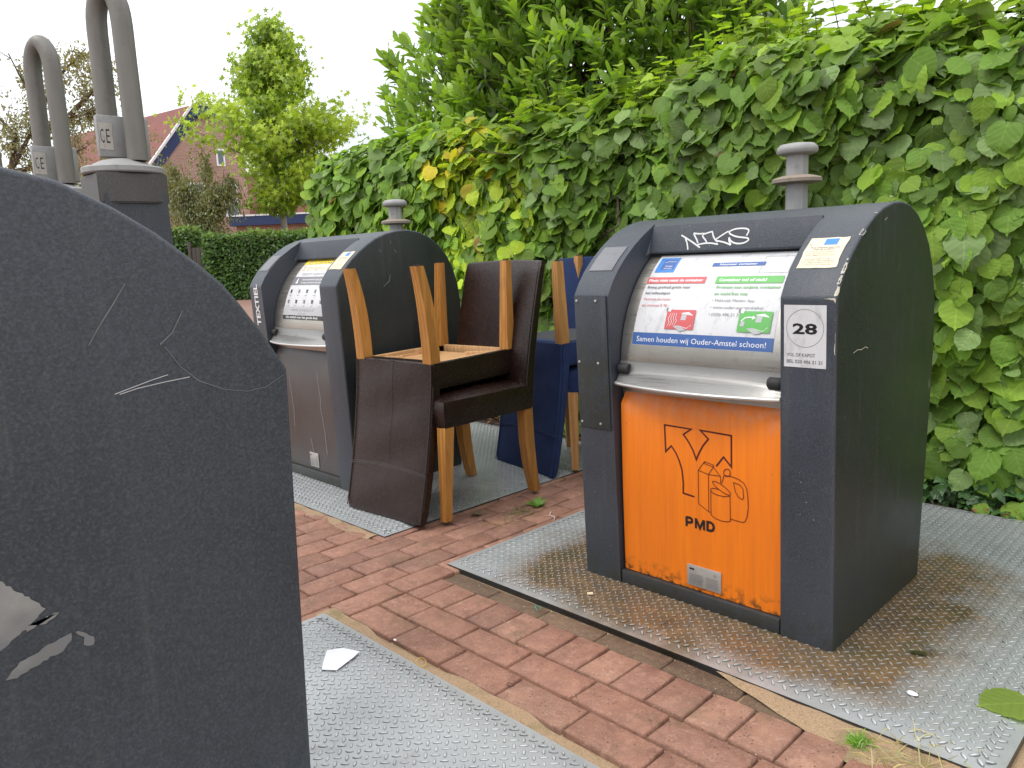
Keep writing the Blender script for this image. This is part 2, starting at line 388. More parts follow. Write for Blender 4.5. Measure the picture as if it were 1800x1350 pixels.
# ------------------------------------------------------------------ tread plates
def m_tread(name, cx=None, cy=None, seed=0., wet=True):
    m = mat(name, (.42, .44, .44), .35, .6); t = NT(m); co = t.coord()
    big = t.noise(co, 2.7+seed, 6, .65); sp = t.noise(co, 55, 4, .7); sp2 = t.noise(co, 14, 6, .75)
    c = t.mix(t.rng(big, .3, .7), (.33, .345, .345), (.47, .49, .49)); c = t.mix(t.rng(sp2, .52, .72, 0, .4), c, (.22, .20, .17)); c = t.mix(t.rng(sp, .6, .8, 0, .35), c, (.62, .63, .62))
    r = t.rng(sp2, .3, .7, .30, .5); met = t.rng(big, .3, .7, .35, .5)
    if wet:
        # brown silt and standing water around the foot of the container; position is fixed in the plate's own space
        s = t.n('ShaderNodeSeparateXYZ'); t.l(co, s.inputs[0])
        dx = t.math('MAXIMUM', t.math('SUBTRACT', t.math('ABSOLUTE', t.math('SUBTRACT', s.outputs[0], cx)), .36), 0.)
        dy = t.math('MAXIMUM', t.math('SUBTRACT', t.math('ABSOLUTE', t.math('SUBTRACT', s.outputs[1], cy)), .28), 0.)
        d = t.math('POWER', t.math('ADD', t.math('MULTIPLY', dx, dx), t.math('MULTIPLY', dy, dy)), .5)
        n1 = t.noise(co, 3.3, 5, .6); d2 = t.math('ADD', d, t.math('MULTIPLY', t.math('SUBTRACT', n1, .5), .42))
        k = t.rng(d2, .34, .19); sil = t.noise(co, 18, 6, .75)
        mud = t.mix(t.rng(sil, .35, .65), (.075, .048, .022), (.21, .135, .07)); mud = t.mix(t.rng(t.noise(co, 5, 5), .54, .66, 0, .6), mud, (.070, .060, .022)); mud = t.mix(t.rng(t.noise(co, 130, 3, .8), .58, .7, 0, .7), mud, (.035, .022, .012))
        sz = t.n('ShaderNodeSeparateColor'); t.l(t.attr(), sz.inputs[0]); k = t.math('MULTIPLY', k, t.rng(sz.outputs[0], 1.02, 1.2, 1, .45))
        kk = t.math('MULTIPLY', k, t.rng(sil, .2, .5, .80, 1.0)); c = t.mix(kk, c, mud)
        dk = t.rng(t.noise(t.coord(rot=(0, 0, .4), scale=(1, 1, 1)), 4.1, 6, .7), .6, .68, 0, .55); c = t.mix(t.math('MULTIPLY', dk, t.rng(d2, .5, .2)), c, (.04, .035, .025))
        r = t.mix(k, r, t.rng(sil, .3, .7, .06, .3)); met = t.math('MULTIPLY', met, t.math('SUBTRACT', 1., k))
        wetr = t.rng(t.noise(co, 1.9, 3), .5, .62, 1, .55); r = t.math('MULTIPLY', r, wetr)
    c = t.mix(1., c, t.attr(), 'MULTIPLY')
    t.base(c); t.rough(r); t.l(met, t.b.inputs['Metallic']); t.bump(t.math('ADD', sp, t.math('MULTIPLY', big, 6)), .12, .0012); return m
def tread_plate(name, x0, y0, x1, y1, m, label, holes=(), lip=.055):
    V, Fc = [], []
    # base sheet with the edge strip bent down
    xs = [x0, x0+.012, x0+lip, x1-lip, x1-.012, x1]; ys = [y0, y0+.012, y0+lip, y1-lip, y1-.012, y1]
    N = 26
    xs = [x0, x0+.006]+list(np.linspace(x0+lip, x1-lip, N))+[x1-.006, x1]; ys = [y0, y0+.006]+list(np.linspace(y0+lip, y1-lip, N))+[y1-.006, y1]
    def zof(x, y):
        e = min(x-x0, x1-x, y-y0, y1-y); z = 0.0
        z -= .0075*(1-smoothstep(0, lip, e))**1.3; return z+.0012*math.sin(x*5+1)*math.sin(y*4.3)*smoothstep(0, .2, e)
    nx, ny = len(xs), len(ys)
    for y in ys:
        for x in xs: V.append((x, y, zof(x, y)))
    for j in range(ny-1):
        for i in range(nx-1): Fc.append([j*nx+i, j*nx+i+1, (j+1)*nx+i+1, (j+1)*nx+i])
    # rim down to the ground
    rim = [(x0, y0), (x1, y0), (x1, y1), (x0, y1)]; o = len(V)
    for x, y in rim: V += [(x, y, -.0075), (x, y, -.030)]
    for k in range(4): a, b = o+2*k, o+2*((k+1) % 4); Fc.append([a, a+1, b+1, b])
    # raised lozenges, a checkerboard turned 45 degrees to the edges
    p = .0202; LV = []; LF = []
    ring = 8; a_, b_ = .0112, .0037
    nmax = int((x1-x0+y1-y0)/p)+4; q = math.sqrt(.5)
    us = []
    for i in range(-nmax, nmax):
        for j in range(-nmax, nmax):
            u, v = i*p, j*p; x = (x0+x1)/2+(u-v)*q; y = (y0+y1)/2+(u+v)*q
            if x < x0+.014 or x > x1-.014 or y < y0+.014 or y > y1-.014: continue
            if any(h[0] < x < h[2] and h[1] < y < h[3] for h in holes): continue
            us.append((x, y, (i+j) % 2))
    us = np.array(us)
    ang = np.where(us[:, 2] > .5, math.pi/4, -math.pi/4)+rng.normal(0, .03, len(us)); ca, sa = np.cos(ang), np.sin(ang)
    th = np.arange(ring)*2*math.pi/ring
    prof = [(1.0, -.0008), (.82, .0017), (.45, .0023)]; W = []
    sc = rng.uniform(.85, 1.08, len(us)); hs = rng.uniform(.55, 1.1, len(us))
    for s_, z_ in prof:
        ex = np.sign(np.cos(th))*np.abs(np.cos(th))**1.0*a_*s_; ey = np.sin(th)*b_*(s_ if s_ < 1 else 1.05)
        X_ = us[:, 0][:, None]+(ca[:, None]*ex-sa[:, None]*ey)*sc[:, None]; Y_ = us[:, 1][:, None]+(sa[:, None]*ex+ca[:, None]*ey)*sc[:, None]
        E = np.minimum.reduce([X_-x0, x1-X_, Y_-y0, y1-Y_]); tt = np.clip(E/lip, 0, 1); ss = tt*tt*(3-2*tt); Z0 = -.0075*(1-ss)**1.3+.0012*np.sin(X_*5+1)*np.sin(Y_*4.3)*np.clip(E/.2, 0, 1)
        W.append(np.stack([X_, Y_, Z0+z_*(hs[:, None] if z_ > 0 else 1)], -1))
    W = np.stack(W, 1).reshape(len(us), 3*ring, 3)
    f4 = []
    for l in range(2):
        for k in range(ring): f4.append([l*ring+k, l*ring+(k+1) % ring, (l+1)*ring+(k+1) % ring, (l+1)*ring+k])
    f4 += [[16, 17, 18, 19], [16, 19, 20, 23], [20, 21, 22, 23]]
    f4 = np.array(f4); LF = (f4[None]+(np.arange(len(us))*24)[:, None, None]+len(V)).reshape(-1, 4)
    VV = np.concatenate([np.array(V), W.reshape(-1, 3)]); FF = np.concatenate([np.array(Fc), LF])
    cx, cy = (x0+x1)/2, (y0+y1)/2
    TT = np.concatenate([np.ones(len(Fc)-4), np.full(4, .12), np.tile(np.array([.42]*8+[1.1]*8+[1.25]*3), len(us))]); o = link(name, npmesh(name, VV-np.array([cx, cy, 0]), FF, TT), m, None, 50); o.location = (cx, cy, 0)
    return tag(o, label, 'floor plate', 'tread plates under the containers')
def wetm(name, c, rect): cx, cy = (rect[0]+rect[2])/2, (rect[1]+rect[3])/2; return m_tread(name, c[0]-cx, c[1]-cy)
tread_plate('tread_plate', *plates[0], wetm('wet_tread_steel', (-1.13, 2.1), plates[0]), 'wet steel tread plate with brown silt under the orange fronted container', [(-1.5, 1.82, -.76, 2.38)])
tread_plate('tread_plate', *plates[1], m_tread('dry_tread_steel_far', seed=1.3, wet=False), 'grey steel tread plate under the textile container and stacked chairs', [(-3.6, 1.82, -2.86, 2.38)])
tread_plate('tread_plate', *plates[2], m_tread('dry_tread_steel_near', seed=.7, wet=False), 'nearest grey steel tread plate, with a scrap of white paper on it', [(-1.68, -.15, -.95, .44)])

# ------------------------------------------------------------------ waste containers
PR = [(1.785, 0), (1.757, .880), (1.778, .915), (1.806, .950), (1.842, .984), (1.886, 1.018), (1.930, 1.046), (1.975, 1.070), (2.03, 1.089), (2.09, 1.101), (2.15, 1.104), (2.21, 1.096), (2.27, 1.074),
      (2.325, 1.038), (2.372, .99), (2.408, .93), (2.432, .86), (2.444, .78), (2.447, .68), (2.443, .58), (2.398, 0)]
PR = [(y-2.1, z) for y, z in PR]; KF = 7
X0, X1, X2, X3 = -.395, -.258, .258, .395
_al = [0.]
for i in range(2, len(PR)): _al.append(_al[-1]+math.dist(PR[i], PR[i-1]))
def arc(s):            # arclength above the crease -> (y, z, ny, nz)
    for i in range(1, len(_al)):
        if s <= _al[i] or i == len(_al)-1:
            a, b = PR[i], PR[i+1]; t = (s-_al[i-1])/(_al[i]-_al[i-1]); d = Vector((b[0]-a[0], b[1]-a[1])).normalized()
            return a[0]+(b[0]-a[0])*t, a[1]+(b[1]-a[1])*t, -d.y, d.x
DC = (.086, .673); DR = .385
def container(name, loc, rz, label, zs, side_mat=None, sside=1, PR=PR):
    root = empty(name, loc, rz); root.scale = (1, 1, 1)
    tag(root, label, 'waste container', 'underground waste container inlets')
    Z = lambda z: z*zs
    bm = bmesh.new(); n = len(PR)
    g = {x: [bm.verts.new((x, y, Z(z))) for y, z in PR] for x in (X0, X1, X2, X3)}
    for a, b, k0 in ((X0, X1, 0), (X1, X2, KF), (X2, X3, 0)):
        for i in range(k0, n-1): bm.faces.new((g[a][i], g[b][i], g[b][i+1], g[a][i+1]))
    sfaces = [bm.faces.new(g[X0]), bm.faces.new(g[X3][::-1])]
    inn = {}
    for x in (X1, X2):
        d1 = bm.verts.new((x, .08, Z(PR[KF][1]-.03))); d0 = bm.verts.new((x, .08, 0)); f1 = bm.verts.new((x, PR[KF][0]-.028, Z(.995))); f2 = bm.verts.new((x, PR[KF][0]+.01, Z(.99)))
        bm.faces.new(g[x][:KF+1]+[f1, f2, d1, d0]); inn[x] = (d1, d0, f1, f2)
    bm.faces.new((g[X1][KF], g[X2][KF], inn[X2][2], inn[X1][2])); bm.faces.new((inn[X1][2], inn[X2][2], inn[X2][3], inn[X1][3])); bm.faces.new((inn[X1][3], inn[X2][3], inn[X2][0], inn[X1][0]))
    bm.normal_update(); es = []
    for e in bm.edges:
        if len(e.link_faces) == 2 and abs(e.calc_face_angle(0)) > R_(28): es.append(e)
    bmesh.ops.bevel(bm, geom=es, offset=.0065, segments=3, affect='EDGES', profile=.5, clamp_overlap=True)
    for f in bm.faces:
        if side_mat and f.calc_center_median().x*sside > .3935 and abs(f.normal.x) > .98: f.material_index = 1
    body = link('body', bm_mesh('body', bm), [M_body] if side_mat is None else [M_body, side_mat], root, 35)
    return root
def drum(root, zs, mat_=None):
    V, Fc = [], []; na = 90; a0, a1 = -14, 66
    for i in range(na+1):
        a = R_(a0+(a1-a0)*i/na)
        for x in (X1+.004, X2-.004): V.append((x, DC[0]-DR*math.cos(a), (DC[1]+DR*math.sin(a))*zs))
    for i in range(na): Fc.append([2*i, 2*i+1, 2*i+3, 2*i+2])
    # end lips
    o = len(V)
    for i in range(na+1):
        a = R_(a0+(a1-a0)*i/na)
        for x in (X1+.004, X2-.004): V.append((x, DC[0]-(DR-.05)*math.cos(a), (DC[1]+(DR-.05)*math.sin(a))*zs))
    for i in range(na): Fc += [[2*i, o+2*i, o+2*i+2, 2*i+2], [2*i+1, 2*i+3, o+2*i+3, o+2*i+1]]
    d = link('drum', pymesh('drum', V, Fc), M_steel, root, 40)
    # shelf handle bowed outward
    V, Fc = [], []; N = 24; rows = []
    for i in range(N+1):
        t = i/N; x = X1+.004+(X2-X1-.008)*t; bow = .048*math.sin(math.pi*t)**.8
        yb = DC[0]-math.sqrt(DR**2-.004**2)-.002
        rows.append([(x, yb, .690), (x, yb-.004, .664), (x, yb-.010-bow*.25, .650), (x, yb-.024-bow, .630), (x, yb-.027-bow, .626), (x, yb-.024-bow, .621), (x, yb-.016-bow*.5, .632), (x, yb-.002, .648)])
    k = len(rows[0])
    for r in rows: V += [(a, b, c_*zs) for a, b, c_ in r]
    for i in range(N):
        for j in range(k-1): Fc.append([i*k+j, (i+1)*k+j, (i+1)*k+j+1, i*k+j+1])
    link('handle', pymesh('handle', V, Fc), M_shelf, root, 50)
    bm = bmesh.new()
    add_tube(bm, [(X1+.004+(X2-X1-.008)*i/N, DC[0]-DR-.002-.026-.048*math.sin(math.pi*i/N)**.8, .626*zs) for i in range(N+1)], .0055, 10)
    link('handle_rim', bm_mesh('handle_rim', bm), M_steel_d, root, 60)
    for s, zz in ((-1, .668), (1, .664)):
        bm = bmesh.new(); xx = s*(.258-.024); add_tube(bm, [(xx-.018, DC[0]-DR-.010, zz*zs), (xx-.015, DC[0]-DR-.010, zz*zs), (xx+.015, DC[0]-DR-.010, zz*zs), (xx+.018, DC[0]-DR-.010, zz*zs)], [.013, .0155, .0155, .013], 16)
        link('rubber_stop', bm_mesh('rubber_stop', bm), M_rubber, root, 50)
    return d
def front_panel(root, zs, m):
    xa, xb = X1+.004, X2-.004; rows = [(-.300, .045), (-.306, .30), (-.308, .562), (-.278, .625), (-.262, .655)]
    bm = bmesh.new(); vs = []
    for j, (y, z) in enumerate(rows):
        ins = [0, 0, 0, .010, .018][j]; vs.append([bm.verts.new((xa+ins, y+.03, z*zs)), bm.verts.new((xa+ins+.004, y, z*zs)), bm.verts.new((xb-ins*.3, y, z*zs))])
    for j in range(len(rows)-1):
        for i in range(2): bm.faces.new((vs[j][i], vs[j][i+1], vs[j+1][i+1], vs[j+1][i]))
    bmesh.ops.bevel(bm, geom=[e for e in bm.edges if len(e.link_faces) == 2 and e.calc_face_angle(0) > R_(12)], offset=.004, segments=2, affect='EDGES')
    p = link('front_panel', bm_mesh('front_panel', bm, False), m, root, 50)
    bm = bmesh.new(); add_box(bm, (0, -.296, .0215*zs), (X2-X1-.004, .035, .043*zs), None, .004)
    link('base_rail', bm_mesh('base_rail', bm), M_rail, root, 40)
    return p
def rating_plate(root, zs, x, w, h):
    bm = bmesh.new(); add_box(bm, (x, -.3035, .058*zs+h/2), (w, .004, h), Matrix.Rotation(R_(1.5), 3, 'X'), .001)
    rp = link('rating_plate', bm_mesh('rating_plate', bm), P_plate, root, 40)
    pr = Print(lambda u, v, q: (x+u, -.306-q, .058*zs+v))
    pr.grid(-w*.42, h*.78, -w*.28, h*.86, P_black); pr.text('CE', w*.28, h*.72, h*.1, P_grey)
    for i in range(7): pr.grid(-w*.42, h*(.12+.075*i), -w*.02, h*(.12+.075*i)+h*.018, P_grey); pr.grid(w*.06, h*(.12+.075*i), w*.42, h*(.12+.075*i)+h*.018, P_grey)
    pr.build('print', rp)
def lifting_pin(root, zs):
    bm = bmesh.new(); add_lathe(bm, [(.034, .80), (.034, 1.20)], (0, .28, 0), 8, .2); add_lathe(bm, [(.034, 1.215), (.034, 1.285), (.040, 1.288), (.040, 1.29)], (0, .28, 0), 8, .2)
    p = link('lifting_pin', bm_mesh('lifting_pin', bm), M_galv2, root, 30)
    bm = bmesh.new(); add_lathe(bm, [(.055, 1.192), (.074, 1.196), (.075, 1.206), (.070, 1.210), (.045, 1.217)], (0, .28, 0), 28); link('flange', bm_mesh('flange', bm), M_rust, p, 40)
    bm = bmesh.new(); add_lathe(bm, [(.045, 1.279), (.058, 1.283), (.062, 1.290), (.060, 1.302), (.050, 1.311), (.03, 1.314)], (0, .28, 0), 28); link('pin_cap', bm_mesh('pin_cap', bm), M_galv2, p, 40)
def screws(root, pts):
    for x, y, z in pts:
        bm = bmesh.new(); add_lathe(bm, [(.0042, 0), (.0042, .0012), (.0034, .0024), (.0014, .0028)], (0, 0, 0), 12)
        bmesh.ops.rotate(bm, cent=(0, 0, 0), matrix=Matrix.Rotation(R_(90), 3, 'X'), verts=bm.verts); bmesh.ops.translate(bm, vec=(x, y, z), verts=bm.verts)
        link('screw', bm_mesh('screw', bm), M_steel_d, root, 40)
def arc_plate(name, root, xa, xb, s0, s1, m, zs, th=.0016):
    V, Fc = [], []; N = 8
    for i in range(N+1):
        y, z, ny, nz = arc(s0+(s1-s0)*i/N)
        for x in (xa, xb): V.append((x, y+ny*th*.2, z*zs+nz*th*.2)); V.append((x, y+ny*th, z*zs+nz*th))
    for i in range(N):
        a = 4*i; Fc += [[a+1, a+3, a+7, a+5], [a, a+1, a+5, a+4], [a+2, a+6, a+7, a+3]]
    Fc += [[0, 2, 3, 1], [4*N, 4*N+1, 4*N+3, 4*N+2]]
    return link(name, pymesh(name, V, Fc), m, root, 40)
def frontY(z): return PR[1][0]+(.88-z)*.0318

# --- the orange one
ZS = 1.0
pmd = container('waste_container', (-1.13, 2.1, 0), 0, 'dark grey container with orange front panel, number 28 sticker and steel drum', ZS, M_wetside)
dr = drum(pmd, ZS); fp = front_panel(pmd, ZS, M_orange); rating_plate(pmd, ZS, .027, .108, .062); lifting_pin(pmd, ZS)
dmap = lambda u, a, h: (u+1.13, DC[0]-(DR+h)*math.cos(R_(a)), DC[1]+(DR+h)*math.sin(R_(a)))
pr = Print(dmap)      # u = world X, v = angle in degrees; one degree = 6.7 mm of arc
pr.grid(-1.346, 9.7, -.913, 54.6, W_, 4, 40)
st = pr.build('drum_sticker', dr)
pr = Print(dmap, .0014)
D = 57.3/DR       # degrees per metre
pr.k = D
pr.grid(-1.346, 9.9, -.913, 15.1, P_blue, 1, 4)
pr.text('Samen houden wij Ouder-Amstel schoon!', -1.332, 11.3, .0150*D, W2, .400)
pr.grid(-1.337, 43.8, -1.271, 52.6, P_lblue, 2, 8); pr.grid(-1.322, 45.2, -1.276, 51.4, P_blue, 2, 6)
pr.stroke([(-1.318, 49.6), (-1.305, 50.3), (-1.288, 50.0), (-1.279, 50.4)], .0012, W2); pr.text('Ouder', -1.310, 46.9, .0065*D, W2, .026); pr.text('Amstel', -1.312, 45.6, .0055*D, W2, .028)
pr.grid(-1.153, 46.6, -.995, 48.6, P_blue, 1, 2); pr.text('Nummer container', -1.130, 47.1, .0070*D, W2, .112, .02)
for a, b in (((-1.003, 42.6), (-.922, 42.6)), ((-.922, 42.6), (-.922, 51.6)), ((-.922, 51.6), (-1.003, 51.6)), ((-1.003, 51.6), (-1.003, 42.6))):
    if a[1] == b[1]: pr.grid(a[0], a[1], b[0], a[1]+.12, P_grey)
    else: pr.grid(a[0], min(a[1], b[1]), a[0]+.0009, max(a[1], b[1]), P_grey, 1, 8)
pr.grid(-1.347, 37.7, -1.152, 41.0, P_red, 1, 3); pr.text('Plaats niets naast de container', -1.340, 38.7, .0085*D, W2, .180, .03)
pr.grid(-1.120, 37.6, -.925, 41.0, P_green, 1, 3); pr.text('Container vol of stuk?', -1.110, 38.6, .0088*D, W2, .140, .03)
for i, (tx, cm, w, b) in enumerate([('Breng grofvuil gratis naar', P_grey, .145, .025), ('het milieudepot', P_grey, .085, .025), ('Voorkom een boete', P_red, .092, 0), ('van minimaal \u20ac 90,-', P_red, .092, 0)]): pr.text(tx, -1.336, 35.3-i*2.9, .0080*D, cm, w, b)
for i, (tx, cm, w, b) in enumerate([('Probeer een andere container', P_dgreen, .185, .03), ('en meld het ons', P_dgreen, .098, .03), ('\u2022 Makkelijk Melden App', P_grey, .124, 0), ('\u2022 www.ouder-amstel.nl/afval', P_grey, .152, 0), ('\u2022 (020) 496 21 21', P_grey, .093, 0)]): pr.text(tx, -1.110, 35.2-i*3.0, .0080*D, cm, w, b)
def mini(u, cm, arrow):
    pr.grid(u, 17.0, u+.092, 25.3, cm, 1, 6)
    pr.poly([(u+.045, 18.4), (u+.072, 17.4), (u+.084, 18.8), (u+.084, 23.2), (u+.070, 24.4), (u+.047, 23.9)], W2)
    pr.poly([(u+.048, 20.9), (u+.064, 20.9), (u+.066, 23.2), (u+.050, 23.6)], P_lgrey); pr.poly([(u+.026, 18.4), (u+.050, 16.2), (u+.070, 16.8), (u+.046, 18.6)], P_lgrey)
    if arrow:
        pr.stroke([(u+.008, 21.2), (u+.018, 22.6), (u+.030, 22.9), (u+.040, 22.7)], .0030, W2); pr.poly([(u+.039, 23.6), (u+.048, 22.6), (u+.038, 21.9)], W2); pr.poly([(u+.006, 19.2), (u+.018, 19.2), (u+.019, 21.1), (u+.009, 21.2)], P_lgrey)
    else:
        for k in range(4): pr.stroke([(u+.008+.008*k, 18.0+k*.3), (u+.013+.008*k, 19.8+.3*k), (u+.008+.008*k, 21.4), (u+.014+.006*k, 23.9)], .0012, W2)
    pr.poly([(u+.002, 24.6), (u+.010, 24.3), (u+.014, 25.6), (u+.008, 26.6), (u+.003, 25.9)], W2); pr.grid(u-.004, 24.6, u+.002, 26.0, P_grey)
mini(-1.242, P_red, False); mini(-1.018, P_green, True)
pr.build('print', dr)
# pictogram and letters on the panel
def pmap(u, v, h):
    y = -.300+(v-.045)/(.30-.045)*-.006 if v < .3 else -.306-(v-.3)/(.262)*.002
    return (u+1.13, y-h, v)
ZP = Matrix(((0, 0), (0, 0)))
def px2(x, y):   # zoomed pictogram pixel -> panel metres (sheared photo view straightened)
    u = -1.229+(x-120)/731*.213; v = .5165-(y-128)/960*.265
    return (u, v+(x-120)/731*.0307)
pr = Print(pmap, .0008)
Ya = [(455, 880), (330, 848), (332, 740), (318, 600), (290, 510), (255, 430), (200, 352), (135, 412), (126, 130), (425, 180), (338, 232), (395, 310), (440, 390), (478, 492), (510, 420), (550, 350), (608, 283), (522, 192), (845, 250), (846, 560), (766, 462), (690, 556)]
pr.stroke([px2(*p) for p in Ya], .0048, P_maroon)
Th = .0020
S = lambda L, closed=False, w=Th: pr.stroke([px2(*p) for p in L], w, P_maroon, closed)
S([(498, 602), (500, 950), (612, 1030), (632, 1030)]); S([(498, 602), (608, 642), (610, 1028)]); S([(498, 602), (568, 510), (662, 545), (660, 565)]); S([(568, 510), (566, 530), (660, 565), (608, 642), (732, 655), (660, 565)]); S([(732, 655), (736, 725)])
S([(632, 800), (634, 1060), (680, 1092), (740, 1112), (800, 1117), (836, 1108), (832, 848)])
S([(632+100+100*math.cos(t), 822+math.sin(t)*26+8*math.cos(t)*4) for t in np.linspace(math.pi, 2*math.pi-.0, 9)][::-1][4:]+[(632, 800), (650, 828), (700, 848), (770, 860), (832, 852)])
S([(745+95*math.cos(t)*.98-30*math.sin(t)*.2, 775+60*math.cos(t)+30*math.sin(t)) for t in np.linspace(0, 2*math.pi, 20)[:-1]], True)
S([(802+34*math.cos(t), 618+38*math.sin(t)) for t in np.linspace(0, 2*math.pi, 16)[:-1]], True)
S([(745, 728), (772, 645), (850, 655), (920, 680), (970, 715), (1000, 770), (1012, 860), (1016, 960), (1005, 1050), (985, 1098), (960, 1110), (840, 1085)])
S([(868, 712), (930, 735), (962, 770), (970, 860), (955, 880), (915, 855), (885, 800)], True)
pr.build('pictogram', fp)
def letter(L, w=.0075):
    pr = Print(pmap, .0008)
    for l_ in L: pr.stroke([(-1.162+x*.001, .231+y*.001) for x, y in l_], w, P_black)
    pr.build('lettering', fp)
letter([[(4, 0), (4, 28.5)], [(4, 27), (16, 27), (21, 24.5), (22, 20), (21, 15.5), (16, 13), (4, 13)]])
letter([[(34, 0), (34, 30)], [(60, 0), (60, 30)], [(35, 29), (47, 3), (59, 29)]], .0068)
letter([[(71, 0), (71, 31)], [(71, 27.5), (81, 27.5), (88, 24), (91, 15.5), (88, 7), (81, 3.5), (71, 3.5)]])
# sticker 28
fr = lambda u, v, h: (u+1.13, frontY(v)-h, v)
pr = Print(fr, .001); pr.grid(-.860, .714, -.757, .863, W_, 1, 1); s28 = pr.build('number_sticker', pmd)
pr = Print(fr, .0014); pr.ring((-.8085, .808), .045, .0010, P_grey, 48); pr.text('28', -.8085, .795, .024, P_black, .060, .03, 0, 'CENTER'); pr.text('VOL OF KAPOT', -.853, .740, .0082, P_grey, .070, .018); pr.text('BEL 020 496 21 21', -.853, .724, .0082, P_grey, .087, .018)
pr.build('print', s28)
# weathered cream notice on the arch of the right post
def amap(dx):
    def f(u, v, h):
        y, z, ny, nz = arc(v); return (u+dx, y+ny*h, z+nz*h)
    return f
def notice(root, dx, zs, xa, xb):
    f0 = amap(dx); f = lambda u, v, h: (lambda p: (p[0], p[1], p[2]*zs))(f0(u, v, h))
    pr = Print(f, .0012); pr.grid(xa, .082, xb, .188, S_cream, 6, 8, .0014); n_ = pr.build('notice_sticker', root)
    pr = Print(f, .0017); w = xb-xa
    pr.grid(xa+w*.42, .160, xa+w*.76, .183, P_lblue, 1, 2); pr.text('Plaats uitsluitend geen afval', xa+w*.12, .148, .0045, P_grey, w*.76, .02); pr.text('naast de container!', xa+w*.24, .1415, .0045, P_grey, w*.52, .02)
    pr.stroke([(xa+.004, .165), (xa+.012, .158)], .0015, P_grey)
    for i in range(8):
        if i == 3: continue
        pr.text(['te waarschuwen wil of is u hulpdienst', 'bent u van het milieudepot van de gemeente', 'open. Meer informatie', '', 'maandag, dinsdag, woensdag en donderdag', 'van 08.00 tot 17.00 en zaterdag van', 'van vrijdag van 08.00-12.00 uur', 'uw afvalpas kunt u ook in de balie melden'][i], xa+w*(.12 if i % 2 else .08), .134-i*.0062, .0026, P_grey, w*random.uniform(.6, .85), .01)
    pr.build('print', n_)
notice(pmd, 1.13, 1.0, -.853, -.758)
M_blank = m_steel('dull_grey_label_plate', (.17, .175, .185), .4, .6, .4)
arc_plate('blank_plate', pmd, .395-.79+.022, .395-.79+.108, .088, .192, M_blank, 1.0)
# cover plate on the left post
bm = bmesh.new(); add_box(bm, (0, 0, 0), (.118, .004, .402), None, .0015); me_ = bm_mesh('cover_plate', bm)
cv = link('cover_plate', me_, M_side, pmd, 40); cv.location = (-.395+.066, frontY(.682)-.002, .682); cv.rotation_euler = (R_(1.82), 0, 0)
for (a, z) in ((-.379, .866), (-.307, .866), (-.379, .682), (-.307, .682), (-.379, .497), (-.307, .497)): screws(pmd, [(a, frontY(z)-.004, z)])
# marker tag on the fascia
def fas(u, v, h):
    a = Vector((PR[KF][0], PR[KF][1])); b = Vector((PR[KF][0]-.028, .995)); t = (a.y-v)/(a.y-b.y); d = (b-a).normalized(); return (u+1.13, a.x+(b.x-a.x)*t-h*abs(d.y), v)
gz = lambda x, y: (-1.355+(x-440)/(1225-440)*.485, 1.072-(y-(140-(x-440)*.0573))/(135+(x-440)*.045)*.078)
pr = Print(fas, .0008); G = .0042
gn = lambda x, y: gz(((1180+x/11.25)-980)*2.647, ((385+y/11.25)-340)*2.647)
def smooth(L, n=4):
    P_ = [Vector(p) for p in L]; out = []
    for i in range(len(P_)-1):
        a, b, c, d = P_[max(i-1, 0)], P_[i], P_[i+1], P_[min(i+2, len(P_)-1)]
        for k in range(n): t = k/n; out.append(.5*((2*b)+(c-a)*t+(2*a-5*b+4*c-d)*t*t+(3*b-a-3*c+d)*t**3))
    return [tuple(p) for p in out+[P_[-1]]]
for L, sm in (([(130, 262), (250, 325), (420, 420), (615, 545)], 1), ([(240, 335), (290, 420), (325, 510), (348, 585)], 1), ([(660, 232), (520, 238), (405, 222)], 0), ([(410, 225), (460, 300), (515, 380), (550, 445)], 1), ([(550, 478), (700, 452), (850, 452), (1005, 482)], 1),
              ([(630, 255), (740, 215), (830, 190)], 1), ([(620, 262), (640, 310), (700, 370), (745, 430)], 1), ([(830, 195), (860, 280), (920, 370), (985, 430)], 1), ([(1180, 190), (1090, 250), (940, 365)], 1), ([(960, 400), (1100, 430), (1200, 465), (1285, 505)], 1), ([(1285, 500), (1225, 400), (1215, 330)], 0),
              ([(1215, 330), (1260, 400), (1330, 450), (1430, 475), (1540, 465), (1620, 420), (1630, 380), (1590, 350), (1480, 335), (1350, 310), (1240, 260), (1200, 220), (1220, 185), (1310, 145), (1440, 130), (1560, 145), (1605, 195), (1575, 300)], 1)):
    pr.stroke([gn(*p) for p in (smooth(L) if sm else L)], G, P_chalk)
pr.build('marker_tag', pmd)
